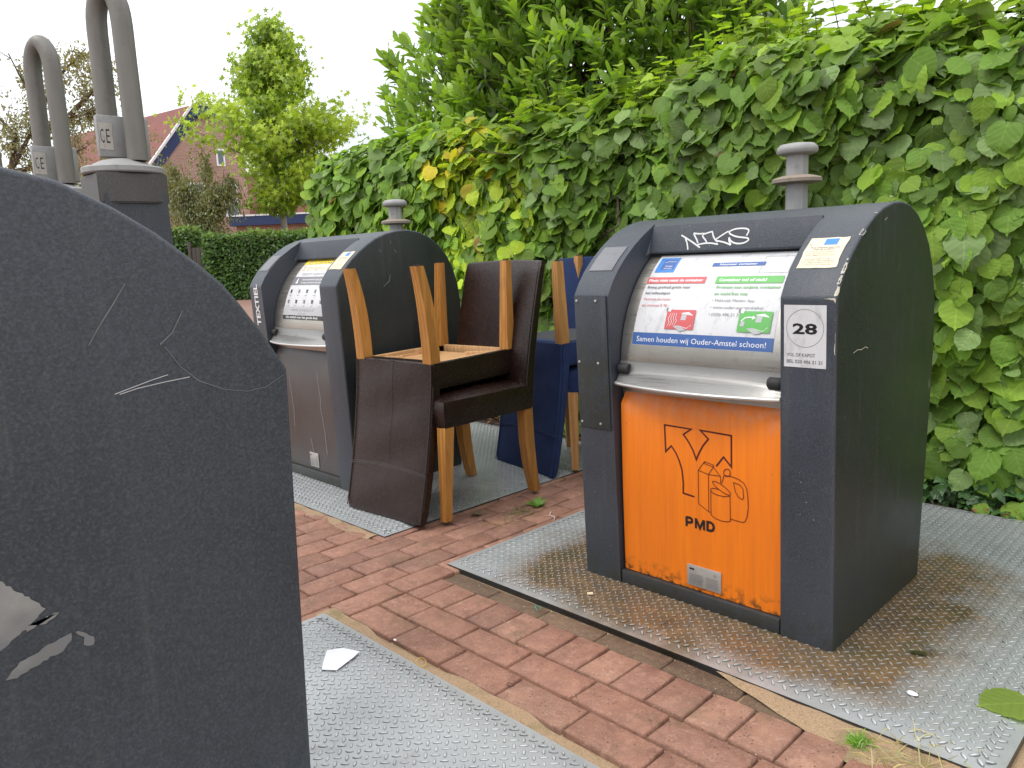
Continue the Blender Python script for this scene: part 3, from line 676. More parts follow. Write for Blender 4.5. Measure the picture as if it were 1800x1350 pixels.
# worn edges on the right post, scratches on the side
sd = lambda u, v, h: (.395+h, u-2.1, v)      # u = world Y
def scratches(root, fn, lines, w=.0012, m=P_chip, name='scratch'):
    for L in lines: pr = Print(fn, .0007); pr.stroke(L, w, m); pr.build(name, root)
scratches(pmd, sd, [[(1.86, .742), (1.885, .747), (1.91, .745), (1.932, .749), (1.95, .744)], [(2.415, .60), (2.418, .575), (2.424, .59)], [(2.03, 1.055), (2.045, 1.062)]], .0016, P_chip)
def rag(pts, k=.0014):
    out = []
    for a, b in zip(pts, pts[1:]+pts[:1]):
        n = max(2, int(math.dist(a, b)/.003))
        for i in range(n): t = i/n; out.append((a[0]+(b[0]-a[0])*t+random.uniform(-k, k), a[1]+(b[1]-a[1])*t+random.uniform(-k, k)))
    return out
def eround(u, v, h):      # u across the rounded edge in mm-like metres, v = arclength
    y, z, ny, nz = arc(max(v, .0005)); a = min(max(u/.0065, 0), 1)*math.pi/2; r = .0065
    x = .395-r+(r+h)*math.sin(a)-(max(0, -u)); q = -r+(r+h)*math.cos(a); return (x, y+ny*q, z+nz*q)
for s0, s1, wd in ((.004, .030, .006), (.034, .060, .004), (.064, .098, .005), (.104, .112, .003), (.196, .222, .008), (.300, .306, .004)):
    pr = Print(eround, .0004); pr.poly(rag([(-.001, s0), (wd*.6, s0+.002), (wd, (s0+s1)/2), (wd*.7, s1), (.001, s1)], .0008), P_chip); pr.build('paint_chip', pmd)
for q_ in ([(-.765, .8775), (-.737, .880), (-.7365, .868), (-.742, .875)], [(-.7375, .775), (-.7365, .80), (-.7365, .745), (-.739, .755)]): pr = Print(fr, .0006); pr.poly(rag(q_, .0007), P_chip); pr.build('paint_chip', pmd)
# --- the textile one
ZT = 1.038
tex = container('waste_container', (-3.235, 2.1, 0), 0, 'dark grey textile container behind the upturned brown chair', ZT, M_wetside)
dr2 = drum(tex, ZT); fp2 = front_panel(tex, ZT, M_panel_txt); rating_plate(tex, ZT, .03, .075, .07); lifting_pin(tex, ZT)
dm2 = lambda u, a, h: (u, DC[0]-(DR+h)*math.cos(R_(a)), (DC[1]+(DR+h)*math.sin(R_(a)))*ZT)
pr = Print(dm2); pr.grid(-.168, 8.5, .190, 56.5, W_, 3, 40); pr.build('drum_sticker', dr2)
pr = Print(dm2, .0014); pr.k = D
pr.grid(-.168, 50.5, .190, 56.5, P_yellow, 1, 5); pr.text('goede afvoer', -.060, 54.0, .009*D, P_grey, .14, .03); pr.text('en sluit de klep', -.075, 51.3, .009*D, P_grey, .15, .03); pr.ring((-.115, 53.5), .016, .003, P_red)
pr.ring((-.115, 53.5), .010, .002, W2)
pr.text('SYMPANY', -.150, 44.6, .026*D, P_gold, .31, .0); pr.text('GEEFKIMIDOOR', -.120, 40.6, .014*D, P_lgrey, .26, .01)
pr.grid(-.168, 32.8, .190, 39.3, P_grey, 1, 5); pr.text('Uitsluitend textiel in goed gesloten zakken', -.085, 36.4, .0075*D, W2, .25, .01); pr.text('kleding en schoenen per paar gebundeld', -.085, 34.0, .0075*D, W2, .25, .01)
pr.poly([(-.135, 34.0), (-.115, 34.0), (-.119, 36.2), (-.123, 38.0), (-.128, 38.0), (-.131, 36.2)], W2)
for j in range(2):
    for i in range(5):
        u, v = -.140+i*.072, 28.0-j*7.4
        pr.poly([(u-.006, v-1.0), (u+.008, v-1.2), (u+.006, v+.4), (u+.011, v+1.3), (u, v+1.0), (u-.010, v+1.5), (u-.004, v)], P_grey if (i+j) % 2 else P_black)
        pr.grid(u-.012, v-2.9, u+.014, v-2.55, P_lgrey)
pr.grid(-.168, 11.0, .190, 17.0, P_lgrey, 1, 4); pr.text('www.sympany.nl', -.095, 14.0, .015*D, P_grey, .20); pr.text('050 40 3876', -.03, 12.0, .006*D, P_grey, .07)
pr.grid(-.168, 8.5, .190, 11.3, P_black, 1, 3); pr.text('Uw textiel voor het goede doel.', -.140, 9.3, .0105*D, W2, .29, .02)
pr.build('print', dr2)
pr = Print(lambda u, v, h: (-.395+.065+.018-v, frontY(u/ZT)-h, u), .001)
pr.text('TEXTIEL', .725, 0, .038, W2, .20, .03); pr.build('lettering', tex)
notice(tex, 3.235, ZT, -3.235+.277, -3.235+.372)
arc_plate('blank_plate', tex, -.373, -.287, .088, .192, M_blank, ZT)
scratches(tex, lambda u, v, h: (.395+h, u-2.1, v), [[(2.05, 1.10), (2.055, 1.085)], [(2.07, 1.06), (2.08, 1.045)], [(1.99, 1.06), (2.0, 1.05)], [(2.0, .90), (2.03, .92), (2.04, .95)]], .003, P_tape)
scratches(tex, lambda u, v, h: (u, -.307-h, v), [[(.12, .52), (.135, .40), (.128, .36), (.15, .25), (.155, .14)], [(.02, .20), (.035, .13)], [(-.14, .48), (-.12, .33), (-.125, .24)]], .0016, P_lgrey)

# --- the near one, only its side is seen
ZN = 1.0
PRN = [(y-2.1, z) for y, z in [(1.785, 0), (1.759, .870), (1.790, .922), (1.812, .955), (1.833, .983), (1.862, 1.010), (1.905, 1.045), (1.948, 1.073), (2.0, 1.100), (2.07, 1.117), (2.15, 1.121)]]+[(y, z+.017*min(1, z)) for y, z in PR[11:]]
near = container('waste_container', (-1.315, .147, 0), math.pi, 'nearest dark grey container, seen from its coarse side with torn sticker remains', ZN, M_side, -1, PRN)
drum(near, ZN); front_panel(near, ZN, M_panel_txt); rating_plate(near, ZN, .03, .075, .07)
# its side (world +X) is local -X; world Y = .147 - local y
ns_ = lambda u, v, h: (-.395-h, .147-u, v)
P_scr = m_print('pale_scratch', (.10, .105, .11), .6, .5)
scratches(near, ns_, [[(.255, .925), (.268, .945), (.285, .968), (.30, .99)], [(.33, .918), (.345, .93), (.36, .955)]], .0016, P_scr)
scratches(near, ns_, [[(.275, .868), (.295, .873), (.315, .878), (.335, .882)], [(.28, .867), (.30, .871), (.33, .874), (.36, .876)]], .0010, P_lgrey)
scratches(near, ns_, [[(.335, .915), (.35, .89), (.37, .87), (.40, .855), (.43, .848), (.455, .85), (.48, .862)]], .0010, P_scr)
pr = Print(ns_, .0007)      # torn, grey sticker remains low on the near side
def wx(x, y): return (.92*0+.143+(x-0)/80*.036*1.0, .691-(y-1022)/113*.068-(x/80)*.0125)   # photo-like layout in wall metres
def jag(pts, k=.0016):
    out = []
    for a, b in zip(pts, pts[1:]+pts[:1]):
        n = max(2, int(math.dist(a, b)/.004))
        for i in range(n): t = i/n; out.append((a[0]+(b[0]-a[0])*t+random.uniform(-k, k), a[1]+(b[1]-a[1])*t+random.uniform(-k, k)))
    return out
for P_ in ([(.100, .70), (.143, .691), (.160, .672), (.179, .648), (.160, .632), (.134, .618), (.09, .60)], [(.178, .638), (.194, .641), (.186, .635), (.176, .632), (.162, .634), (.158, .629), (.168, .630)],
           [(.133, .584), (.146, .596), (.162, .601), (.180, .607), (.199, .612), (.199, .603), (.190, .594), (.178, .592), (.162, .587), (.145, .582)], [(.203, .610), (.212, .609), (.221, .599), (.219, .590), (.211, .594), (.213, .602)]):
    pr.poly(jag(P_), P_tape)
pr.build('torn_sticker', near)

# ------------------------------------------------------------------ lifting loops on dark posts
M_plate_g = m_steel('grey_cast_neck', (.32, .32, .31), .5, .75, .3, (20, 20, 20))
M_ce = m_print('worn_ce_label', (.40, .37, .33), .6, .8)
def loop_post(loc, label):
    root = empty('lifting_post', loc); tag(root, label, 'lifting post', 'lifting posts behind the nearest container')
    bm = bmesh.new(); b = .066
    V, Fc = [], []
    vs = []
    for z, h in ((-.03, .092), (.95, .069), (1.16, .0655)): vs.append([bm.verts.new((sx_*h, sy_*h, z)) for sx_, sy_ in ((-1, -1), (1, -1), (1, 1), (-1, 1))])
    for a, c in zip(vs, vs[1:]):
        for k in range(4): bm.faces.new((a[k], a[(k+1) % 4], c[(k+1) % 4], c[k]))
    bm.faces.new(vs[-1]); bmesh.ops.bevel(bm, geom=[e for e in bm.edges if len(e.link_faces) == 2 and e.calc_face_angle(0) > 1], offset=.006, segments=2, affect='EDGES')
    link('post', bm_mesh('post', bm), M_side, root, 40)
    bm = bmesh.new(); o = [(.074, -.040), (.074, .040), (.058, .074), (-.058, .074), (-.074, .040), (-.074, -.040), (-.058, -.074), (.058, -.074)]
    lo = [bm.verts.new((x, y, 1.140)) for x, y in o]; hi = [bm.verts.new((x, y, 1.205)) for x, y in o]
    for k in range(8): bm.faces.new((lo[k], lo[(k+1) % 8], hi[(k+1) % 8], hi[k]))
    bm.faces.new(lo[::-1]); bm.faces.new(hi); bmesh.ops.bevel(bm, geom=list(bm.edges), offset=.003, segments=2, affect='EDGES')
    link('collar', bm_mesh('collar', bm), M_plastic, root, 35)
    bm = bmesh.new(); add_lathe(bm, [(.082, 1.206), (.085, 1.209), (.085, 1.219), (.082, 1.222), (.068, 1.224), (.060, 1.229), (.045, 1.236), (.030, 1.240)], (0, 0, 0), 32)
    dsk = link('neck_plate', bm_mesh('neck_plate', bm), M_plate_g, root, 40)
    bm = bmesh.new(); add_box(bm, (-.008, .011, 1.290), (.018, .110, .090), None, .003)
    gz_ = link('gusset', bm_mesh('gusset', bm), M_plate_g, root, 40)
    pr = Print(lambda u, v, h: (.001+h, u*.85+.009, 1.29+(v-1.29)*.85), .0010); pr.grid(-.060, 1.256, -.027, 1.322, M_ce, 2, 3, .0015)
    pr.text('C', -.057, 1.272, .036, P_black, .009); pr.text('E', -.043, 1.272, .036, P_black, .009); pr.build('ce_label', root)
    # hairpin of tube: two legs, the near one in front of the gusset
    pA, pB = Vector((-.042, -.006, 0)), Vector((.036, .0225, 0)); mdp = (pA+pB)/2; hv = (pB-pA)/2
    pts = [tuple(pA*1.0+Vector((0, 0, z))) for z in (1.25, 1.36)]+[tuple(mdp-hv*.97+Vector((0, 0, z))) for z in (1.45, 1.52)]
    for i in range(1, 14): a = math.pi*i/14; pts.append(tuple(mdp-hv*.95*math.cos(a)+Vector((0, 0, 1.530+.070*math.sin(a)))))
    pts += [tuple(mdp+hv*.97+Vector((0, 0, z))) for z in (1.52, 1.45)]+[tuple(pB*1.0+Vector((0, 0, z))) for z in (1.36, 1.235)]
    bm = bmesh.new(); add_tube(bm, pts, .0218, 18); link('loop', bm_mesh('loop', bm), M_galv, root, 60)
    return root
lp = loop_post((-1.885, .640, .014), 'nearest lifting post with steel hairpin loop and dark square post')
def copy_tree(o, parent=None):
    c = o.copy(); COL.objects.link(c)
    if parent: c.parent = parent
    for ch in [k for k in COL.objects if k.parent == o]: copy_tree(ch, c)
    return c
for (x, y), lb in (((-2.405, .635), 'middle lifting post, its hairpin loop rising left of the nearest one'), ((-3.02, .60), 'farthest lifting post, its loop cut by the left edge of the photo')):
    c_ = copy_tree(lp); c_.location = (x, y, .014); c_['label'] = lb

# ------------------------------------------------------------------ chairs
def m_leather():
    m = mat('dark_brown_leather', (.02, .010, .007), .3, 0, .45); t = NT(m); co = t.coord(); v = t.n('ShaderNodeTexVoronoi'); v.inputs['Scale'].default_value = 330; t.l(co, v.inputs[0])
    a = t.noise(co, 5, 5, .6, .6); cr = t.noise(co, 34, 6, .7, 1.4)
    c = t.mix(t.rng(a, .3, .7), (.009, .0036, .0026), (.020, .0085, .006)); c = t.mix(t.rng(cr, .60, .70, 0, .35), c, (.085, .048, .034)); t.base(c); t.rough(t.rng(cr, .3, .7, .16, .34)); wr = t.noise(t.coord(scale=(1, 1, .6)), 5, 2, .4, .8)
    h = t.math('ADD', t.math('MULTIPLY', v.outputs['Distance'], .5), t.math('ADD', t.math('MULTIPLY', wr, 3.2), t.math('MULTIPLY', cr, .8))); t.bump(h, .42, .0035); return m
def m_blue():
    m = mat('navy_microfibre', (.006, .020, .085), .85); t = NT(m); co = t.coord(); a = t.noise(co, 9, 5, .65); f = t.noise(co, 260, 2)
    c = t.mix(t.rng(a, .3, .7), (.004, .014, .060), (.008, .027, .105)); c = t.mix(t.rng(f, .66, .74, 0, .5), c, (.04, .07, .15)); t.base(c)
    t.b.inputs['Sheen Weight'].default_value = .12; t.b.inputs['Sheen Tint'].default_value = (.25, .4, .9, 1); t.bump(t.math('ADD', f, t.math('MULTIPLY', a, 6)), .3, .002); return m
def m_oak(name, c1, c2, rot=(0, 0, 0)):
    m = mat(name, c1, .42); t = NT(m); co = t.coord(scale=(9, 9, 1.1)); a = t.noise(co, 5, 8, .6, 1.2); w = t.n('ShaderNodeTexWave'); w.inputs['Scale'].default_value = 5; w.inputs['Distortion'].default_value = 7; w.inputs['Detail'].default_value = 3; t.l(t.coord(scale=(3.2, 3.2, .35)), w.inputs[0])
    c = t.mix(t.rng(a, .3, .7), c1, c2); c = t.mix(t.rng(w.outputs[0], .45, .8, 0, .45), c, tuple(x*.62 for x in c2)); c = t.mix(t.rng(t.noise(t.coord(scale=(60, 60, 5)), 4, 3), .58, .7, 0, .35), c, tuple(x*.5 for x in c2))
    t.base(c); t.bump(a, .15, .001); return m
M_leather, M_blue = m_leather(), m_blue()
M_oak = m_oak('honey_oak', (.50, .235, .055), (.36, .145, .028)); M_oak2 = m_oak('light_oak', (.56, .29, .10), (.44, .205, .06)); M_raw = m_oak('raw_pine_frame', (.62, .37, .18), (.50, .28, .12))
M_felt = mat('dark_felt_glide', (.03, .02, .015), .9); M_fabric_black = mat('black_lining_cloth', (.035, .037, .04), .9)
M_seam_b = mat('brown_seam', (.030, .016, .012), .4); M_seam_n = mat('navy_seam', (.01, .03, .1), .8)
W = .452
def yback(z):      # outer back surface against height; leans back above the seat
    t = max(0, (z-.36)/.62); return .222+.115*t**1.45
def chair(label, group, up, wood, seamm, open_frame=True, straight=False):
    root = empty('dining_chair'); tag(root, label, 'chair', group)
    # legs: front pair straight and tapered, rear pair sabre shaped
    for sx_ in (-1, 1):
        bm = bmesh.new(); N = 9
        rings = []
        for i in range(N+1):
            t = i/N; z = .372*(1-t); h = .0235-.0075*t; yy = -.248-.020*t; xx = sx_*(W/2-.0265-.002*t)
            rings.append([bm.verts.new((xx+a*h, yy+b*h, z+.004)) for a, b in ((-1, -1), (1, -1), (1, 1), (-1, 1))])
        for a, b in zip(rings, rings[1:]):
            for k in range(4): bm.faces.new((a[k], a[(k+1) % 4], b[(k+1) % 4], b[k]))
        bm.faces.new(rings[0][::-1]); bm.faces.new(rings[-1])
        bmesh.ops.bevel(bm, geom=[e for e in bm.edges if len(e.link_faces) == 2 and e.calc_face_angle(0) > .9], offset=.0035, segments=2, affect='EDGES')
        lg = link('leg', bm_mesh('leg', bm), wood, root, 40)
        bm = bmesh.new(); add_lathe(bm, [(.0125, -.001), (.0125, .0045)], (sx_*(W/2-.0285), -.268, 0), 16); link('glide', bm_mesh('glide', bm), M_felt, lg)
        bm = bmesh.new(); rings = []
        for i in range(N+1):
            t = i/N; z = .372*(1-t); h = .0235-.005*t; yy = .196+(0.0 if straight else (.042*t**2.3)); hy = h+(.004*math.sin(math.pi*t) if not straight else 0); xx = sx_*(W/2-.026)
            rings.append([bm.verts.new((xx+a*h, yy+b*hy, z+.004)) for a, b in ((-1, -1), (1, -1), (1, 1), (-1, 1))])
        for a, b in zip(rings, rings[1:]):
            for k in range(4): bm.faces.new((a[k], a[(k+1) % 4], b[(k+1) % 4], b[k]))
        bm.faces.new(rings[0][::-1]); bm.faces.new(rings[-1])
        bmesh.ops.bevel(bm, geom=[e for e in bm.edges if len(e.link_faces) == 2 and e.calc_face_angle(0) > .9], offset=.005, segments=2, affect='EDGES')
        lg = link('leg', bm_mesh('leg', bm), wood, root, 40)
        bm = bmesh.new(); add_lathe(bm, [(.0125, -.001), (.0125, .0045)], (sx_*(W/2-.026), .196+(0 if straight else .041), 0), 16); link('glide', bm_mesh('glide', bm), M_felt, lg)
    # upholstered seat: apron ring and crowned cushion
    def cushion(z0, z1, ya, yb, hw, crown):
        bm = bmesh.new(); nx, ny = 12, 12; T = {}
        for j in range(ny+1):
            for i in range(nx+1):
                a, b = i/nx*2-1, j/ny*2-1; r = max(abs(a), abs(b)); e = (1-a**6)*(1-b**6)
                z = z1-.016*(1-e**.6)+crown*(1-a*a)*(1-b*b)
                T[i, j] = bm.verts.new((a*hw*(1-.012*(abs(b)**4)), (ya+yb)/2+b*(yb-ya)/2*(1-.012*abs(a)**4), z))
        for j in range(ny):
            for i in range(nx): bm.faces.new((T[i, j], T[i+1, j], T[i+1, j+1], T[i, j+1]))
        loop = [T[i, 0] for i in range(nx+1)]+[T[nx, j] for j in range(1, ny+1)]+[T[i, ny] for i in range(nx-1, -1, -1)]+[T[0, j] for j in range(ny-1, 0, -1)]
        prev = loop
        for zz, g in ((z1-.034, .0045), (z1-.055, .005), (z0+.02, .0015), (z0+.002, 0), (z0, -.003)):
            cur = []
            for v in loop:
                x, y = v.co.x, v.co.y; yc = (ya+yb)/2; k = 1+g/.23; cur.append(bm.verts.new((x*k, yc+(y-yc)*k, zz+.0012*math.sin(x*60+y*50))))
            for k in range(len(loop)): bm.faces.new((prev[k], cur[k], cur[(k+1) % len(loop)], prev[(k+1) % len(loop)]))
            prev = cur
        return bm, prev
    bm, low = cushion(.372, .490, -.274, .218, W/2, .010)
    # turned-in lower edge leaving the frame open below
    inner = [bm.verts.new((v.co.x*(1-.012/.24), -.009+(v.co.y+.009)*(1-.012/.227), .372)) for v in low]; deep = [bm.verts.new((v.co.x, v.co.y, .405)) for v in inner]
    for k in range(len(low)):
        k2 = (k+1) % len(low); bm.faces.new((low[k], inner[k], inner[k2], low[k2])); bm.faces.new((inner[k], deep[k], deep[k2], inner[k2]))
    bm.faces.new(deep[::-1]); link('seat', bm_mesh('seat', bm), up, root, 50)
    if open_frame:
        bm = bmesh.new(); zc, hh = .3925, .042
        add_box(bm, (0, -.248, zc), (W-.105, .024, hh), None, .002); add_box(bm, (0, .190, zc), (W-.105, .024, hh), None, .002)
        for s in (-1, 1): add_box(bm, (s*(W/2-.027), -.010, zc), (.024, .345, hh), None, .002)
        for s in (-1, 1): add_box(bm, (s*(W/2-.044), -.010, zc+.006), (.0085, .345, hh*.6), None, .001)
        link('seat_frame', bm_mesh('seat_frame', bm), M_raw, root, 35)
        for s in (-1, 1):
            for yy, k in ((-.150, 1), (.130, -1)):
                bm = bmesh.new(); add_box(bm, (0, 0, 0), (.135, .022, .038), None, .002); b = link('corner_block', bm_mesh('corner_block', bm), M_raw, root, 35)
                b.location = (s*(W/2-.088), yy-.0*k, .393); b.rotation_euler = (0, 0, s*k*R_(-45)+0)
                bm = bmesh.new(); add_lathe(bm, [(.0085, 0), (.0085, .002), (.005, .004)], (0, 0, 0), 16); add_lathe(bm, [(.0045, .004), (.0045, .008)], (0, 0, 0), 6)
                bmesh.ops.rotate(bm, cent=(0, 0, 0), matrix=Matrix.Rotation(R_(-90*k), 3, 'X'), verts=bm.verts); bmesh.ops.translate(bm, vec=(0, .011*k, 0), verts=bm.verts)
                link('bolt', bm_mesh('bolt', bm), M_steel_d, b, 40)
        bm = bmesh.new(); add_box(bm, (0, -.010, .3985), (W-.09, .38, .006)); link('seat_webbing', bm_mesh('seat_webbing', bm), M_raw, root)
    else:
        bm = bmesh.new(); add_box(bm, (0, -.010, .374), (W-.05, .40, .008)); link('lining', bm_mesh('lining', bm), M_fabric_black, root)
    # upholstered back, curved in side view, running down behind the seat to the rear legs
    bm = bmesh.new(); nz, nx = 20, 10; G = {}
    Z0_, Z1_ = .368, .985
    for face in (0, 1):
        for j in range(nz+1):
            z = Z0_+(Z1_-Z0_)*j/nz
            for i in range(nx+1):
                a = i/nx*2-1; th = .058-.012*j/nz; yb_ = yback(z)
                edge = (1-abs(a)**8)**.5 if abs(a) < 1 else 0; vt = 1-max(0, (j/nz-.9)/.1)**3
                mid = yb_-th/2; half = th/2*(.80+.20*edge)*(.72+.28*vt)
                y = mid+half if face == 0 else mid-half
                y += (.0025*math.sin(z*31+a*2)*(1-a*a)) if face == 0 else -(.006*(1-a*a)*math.sin(math.pi*j/nz))
                zz = z+(.007*(1-a*a) if j == nz else 0)
                x = a*(W/2+.001)*(1-.02*(j/nz)**6*0)
                if j == nz: x *= .988
                G[face, i, j] = bm.verts.new((x, y, zz))
    for j in range(nz):
        for i in range(nx):
            bm.faces.new((G[0, i, j], G[0, i, j+1], G[0, i+1, j+1], G[0, i+1, j])); bm.faces.new((G[1, i, j], G[1, i+1, j], G[1, i+1, j+1], G[1, i, j+1]))
    for j in range(nz):
        for i in (0, nx): bm.faces.new((G[0, i, j], G[1, i, j], G[1, i, j+1], G[0, i, j+1]))
    for i in range(nx):
        for j in (0, nz): bm.faces.new((G[0, i, j], G[0, i+1, j], G[1, i+1, j], G[1, i, j]))
    bmesh.ops.recalc_face_normals(bm, faces=bm.faces)
    bmesh.ops.bevel(bm, geom=[e for e in bm.edges if len(e.link_faces) == 2 and e.calc_face_angle(0) > .9], offset=.006, segments=3, affect='EDGES')
    bk = link('backrest', bm_mesh('backrest', bm), up, root, 60)
    # stitched seams: centre line, cross seam near the top, edge piping
    def on(a, z): return (a*W/2, yback(z)+.0025*math.sin(z*31+a*2)*(1-a*a)-.0004, z)
    def seam(nm, pts, r):
        bm = bmesh.new(); add_tube(bm, pts, r, 6); link(nm, bm_mesh(nm, bm), seamm, bk)
    seam('seam', [on(.02, .372+.0305*i) for i in range(14)], .0020)
    for dz in (0, .007): seam('seam', [on(a/10, .800-dz-.012*(1-(a/10)**2)) for a in range(-10, 11)], .0022)
    for s in (-1, 1): seam('piping', [(s*(W/2-.005), yback(.372+.03*i)-.0015, .372+.03*i) for i in range(21)], .0024)
    return root
def pose(o, x, y, rz, flip=False, zlift=0, tilt=0):
    m = Matrix.Translation((x, y, zlift)) @ Matrix.Rotation(rz, 4, 'Z')
    if flip: m = m @ Matrix.Rotation(math.pi+tilt, 4, 'X')
    o.matrix_world = m
GB = 'brown leather dining chairs stacked in front of the textile container'
a = chair('lower brown leather chair, standing upright with the other one on it', GB, M_leather, M_oak, M_seam_b); pose(a, -2.447, 2.062, R_(1.5))
b = chair('upturned brown leather chair with its oak legs in the air', GB, M_leather, M_oak, M_seam_b); pose(b, -2.517, 1.990, R_(5.0), True, .992, R_(.8))
GN = 'navy fabric dining chairs stacked beside the vine hedge'
BRZ = R_(17)
a = chair('lower navy chair standing upright, mostly hidden by the orange fronted container', GN, M_blue, M_oak2, M_seam_n, False, True); pose(a, -2.365, 2.985, R_(44))
b = chair('upturned navy chair with pale oak legs in the air', GN, M_blue, M_oak2, M_seam_n, False, True); pose(b, -2.50, 2.81, R_(-9), True, .990, R_(2.5))

# ------------------------------------------------------------------ foliage toolkit
def m_leaf(name, rough=.45, trans=.35, veins=True, back=1.25, spec=.5, brown=.0):
    m = mat(name, (.1, .2, .03), rough, 0, spec); t = NT(m); tint = t.attr(); co = t.coord()
    uvn = t.n('ShaderNodeUVMap'); s = t.n('ShaderNodeSeparateXYZ'); t.l(uvn.outputs[0], s.inputs[0])
    c = tint; c = t.mix(t.rng(t.noise(co, 60, 4), .35, .7, 0, .35), c, t.mix(.5, c, (.5, .6, .2), 'MULTIPLY'))
    if veins:
        u = t.math('ABSOLUTE', s.outputs[0]); w = t.math('SUBTRACT', s.outputs[1], t.math('MULTIPLY', u, .75))
        w = t.math('ADD', w, t.math('MULTIPLY', t.noise(co, 22, 2), .16)); fr_ = t.math('FRACT', t.math('MULTIPLY', w, 5.2)); v1 = t.math('LESS_THAN', fr_, .12); v0 = t.math('LESS_THAN', u, .018); v = t.math('MAXIMUM', v1, v0)
        c = t.mix(t.math('MULTIPLY', v1, .22), c, t.mix(1., c, (.45, .55, .4), 'MULTIPLY')); c = t.mix(t.math('MULTIPLY', v0, .35), c, t.mix(1., c, (1.8, 1.6, 1.6), 'MULTIPLY')); t.bump(t.math('SUBTRACT', t.math('ABSOLUTE', t.math('SUBTRACT', fr_, .5)), t.math('MULTIPLY', v, .2)), .35, .004)
    geo = t.n('ShaderNodeNewGeometry'); cb = t.mix(geo.outputs['Backfacing'], c, t.mix(.45, c, (.42, .5, .30)))
    t.base(cb); tr = t.n('ShaderNodeBsdfTranslucent'); t.l(t.mix(1., c, (1.6, 1.7, .5), 'MULTIPLY'), tr.inputs[0]); mx = t.n('ShaderNodeMixShader'); mx.inputs[0].default_value = trans
    t.l(t.b.outputs[0], mx.inputs[1]); t.l(tr.outputs[0], mx.inputs[2]); t.l(mx.outputs[0], t.o.inputs[0]); return m
def leaf_tpl(kind):
    """template vertices (x across, y along the leaf, z up), quads/tris as quads, uv"""
    if kind == 'vine':       # broad heart with a pointed, toothed edge
        out = [(0, 0), (.13, -.10), (.30, -.09), (.44, .04), (.50, .14), (.53, .30), (.49, .40), (.49, .50), (.40, .60), (.36, .70), (.25, .77), (.18, .85), (.06, .90), (.0, 1.02)]
    elif kind == 'laurel': out = [(0, 0), (.07, .10), (.15, .30), (.195, .50), (.19, .72), (.12, .90), (.0, 1.0)]
    elif kind == 'ivy': out = [(0, 0), (.22, -.1), (.42, .1), (.55, .33), (.28, .42), (.27, .60), (.12, .8), (0, 1.05)]
    elif kind == 'small': out = [(0, 0), (.22, .35), (.20, .7), (0, 1.0)]
    n = len(out); V, Fc = [], []
    fold = .16; 
    for i, (x, y) in enumerate(out):
        dz = -.30*max(0, y-.35)**2
        V.append((0, y if i else 0, dz)); V.append((x, y, dz+abs(x)*fold-.10*abs(x)**2*3)); V.append((-x, y, dz+abs(x)*fold-.10*abs(x)**2*3))
    for i in range(n-1):
        a, b = 3*i, 3*(i+1); Fc.append([a, a+1, b+1, b]); Fc.append([b, b+2, a+2, a])
    V = np.array(V); return V, np.array(Fc), V[:, :2].copy()
def star_tpl():
    V = [(0, 0, 0)]; Fc = []
    for k in range(10):
        a = math.pi/2+2*math.pi*k/10; r = .56 if k % 2 == 0 else .2; V.append((r*math.cos(a), .35+r*math.sin(a), -.12*r))
    V[0] = (0, .35, .03)
    for k in range(5): Fc.append([0, 1+(2*k-1) % 10, 1+2*k, 1+(2*k+1) % 10])
    V = np.array(V); return V, np.array(Fc), V[:, :2].copy()
def norm(a): return a/np.maximum(1e-9, np.linalg.norm(a, axis=-1, keepdims=True))
def leaves(name, kind, P, tip, nrm, size, tint, m, parent=None, curl=.25, cut=None):
    """P (n,3) stalk points, tip (n,3) direction of the leaf tip, nrm (n,3) facing direction, size (n,), tint (n,3)"""
    tv, tf, tu = star_tpl() if kind == 'star' else leaf_tpl(kind); n = len(P)
    t_ = norm(tip); s = norm(np.cross(t_, norm(nrm))); u = np.cross(s, t_)
    asp = rng.uniform(.86, 1.12, n)[:, None]; z = tv[:, 2][None]*(rng.uniform(.3, 1.7, n)[:, None] if n > 1 else .12)+rng.normal(0, curl*.09, (n, len(tv)))*(1 if kind in ('vine', 'ivy') else .3)+(n > 1)*(rng.normal(0, .22, n)[:, None]*tv[:, 0][None]*np.sign(tv[:, 0][None])*(tv[:, 1][None]-.4)+rng.normal(0, .18, n)[:, None]*tv[:, 1][None]**2)*(kind in ('vine', 'ivy', 'laurel'))
    loc = (tv[:, 0][None]*asp)[..., None]*s[:, None]+(tv[:, 1][None]+np.zeros((n, 1)))[..., None]*t_[:, None]+z[..., None]*u[:, None]
    V = P[:, None]+loc*size[:, None, None]; F = (tf[None]+(np.arange(n)*len(tv))[:, None, None]).reshape(-1, tf.shape[1])
    tc_ = np.concatenate([np.clip(tint, 0, 1), np.ones((n, 1))], 1); T = np.repeat(tc_, len(tf), 0)
    me = npmesh(name, V.reshape(-1, 3), F, T, np.tile(tu, (n, 1))); me.polygons.foreach_set('use_smooth', [True]*len(me.polygons))
    return link(name, me, m, parent)
def vnoise(x, y, z, s, seed=0):      # cheap smooth value noise from sines
    x, y, z = x*s+seed*1.7, y*s-seed*2.3, z*s+seed*.9
    return (np.sin(x*1.0+1.3*np.sin(y*1.7+.4)+z*.7)+np.sin(y*1.3+1.1*np.sin(z*1.9+1.2)-x*.6)+np.sin(z*1.5+1.2*np.sin(x*1.4+2.2)+y*.8))/3
M_bark = mat('brown_bark', (.10, .065, .045), .9); _t = NT(M_bark); _a = _t.noise(_t.coord(scale=(8, 8, 2)), 6, 6, .7); _t.base(_t.mix(_t.rng(_a, .3, .7), (.05, .034, .024), (.17, .115, .08))); _t.bump(_a, .8, .02)
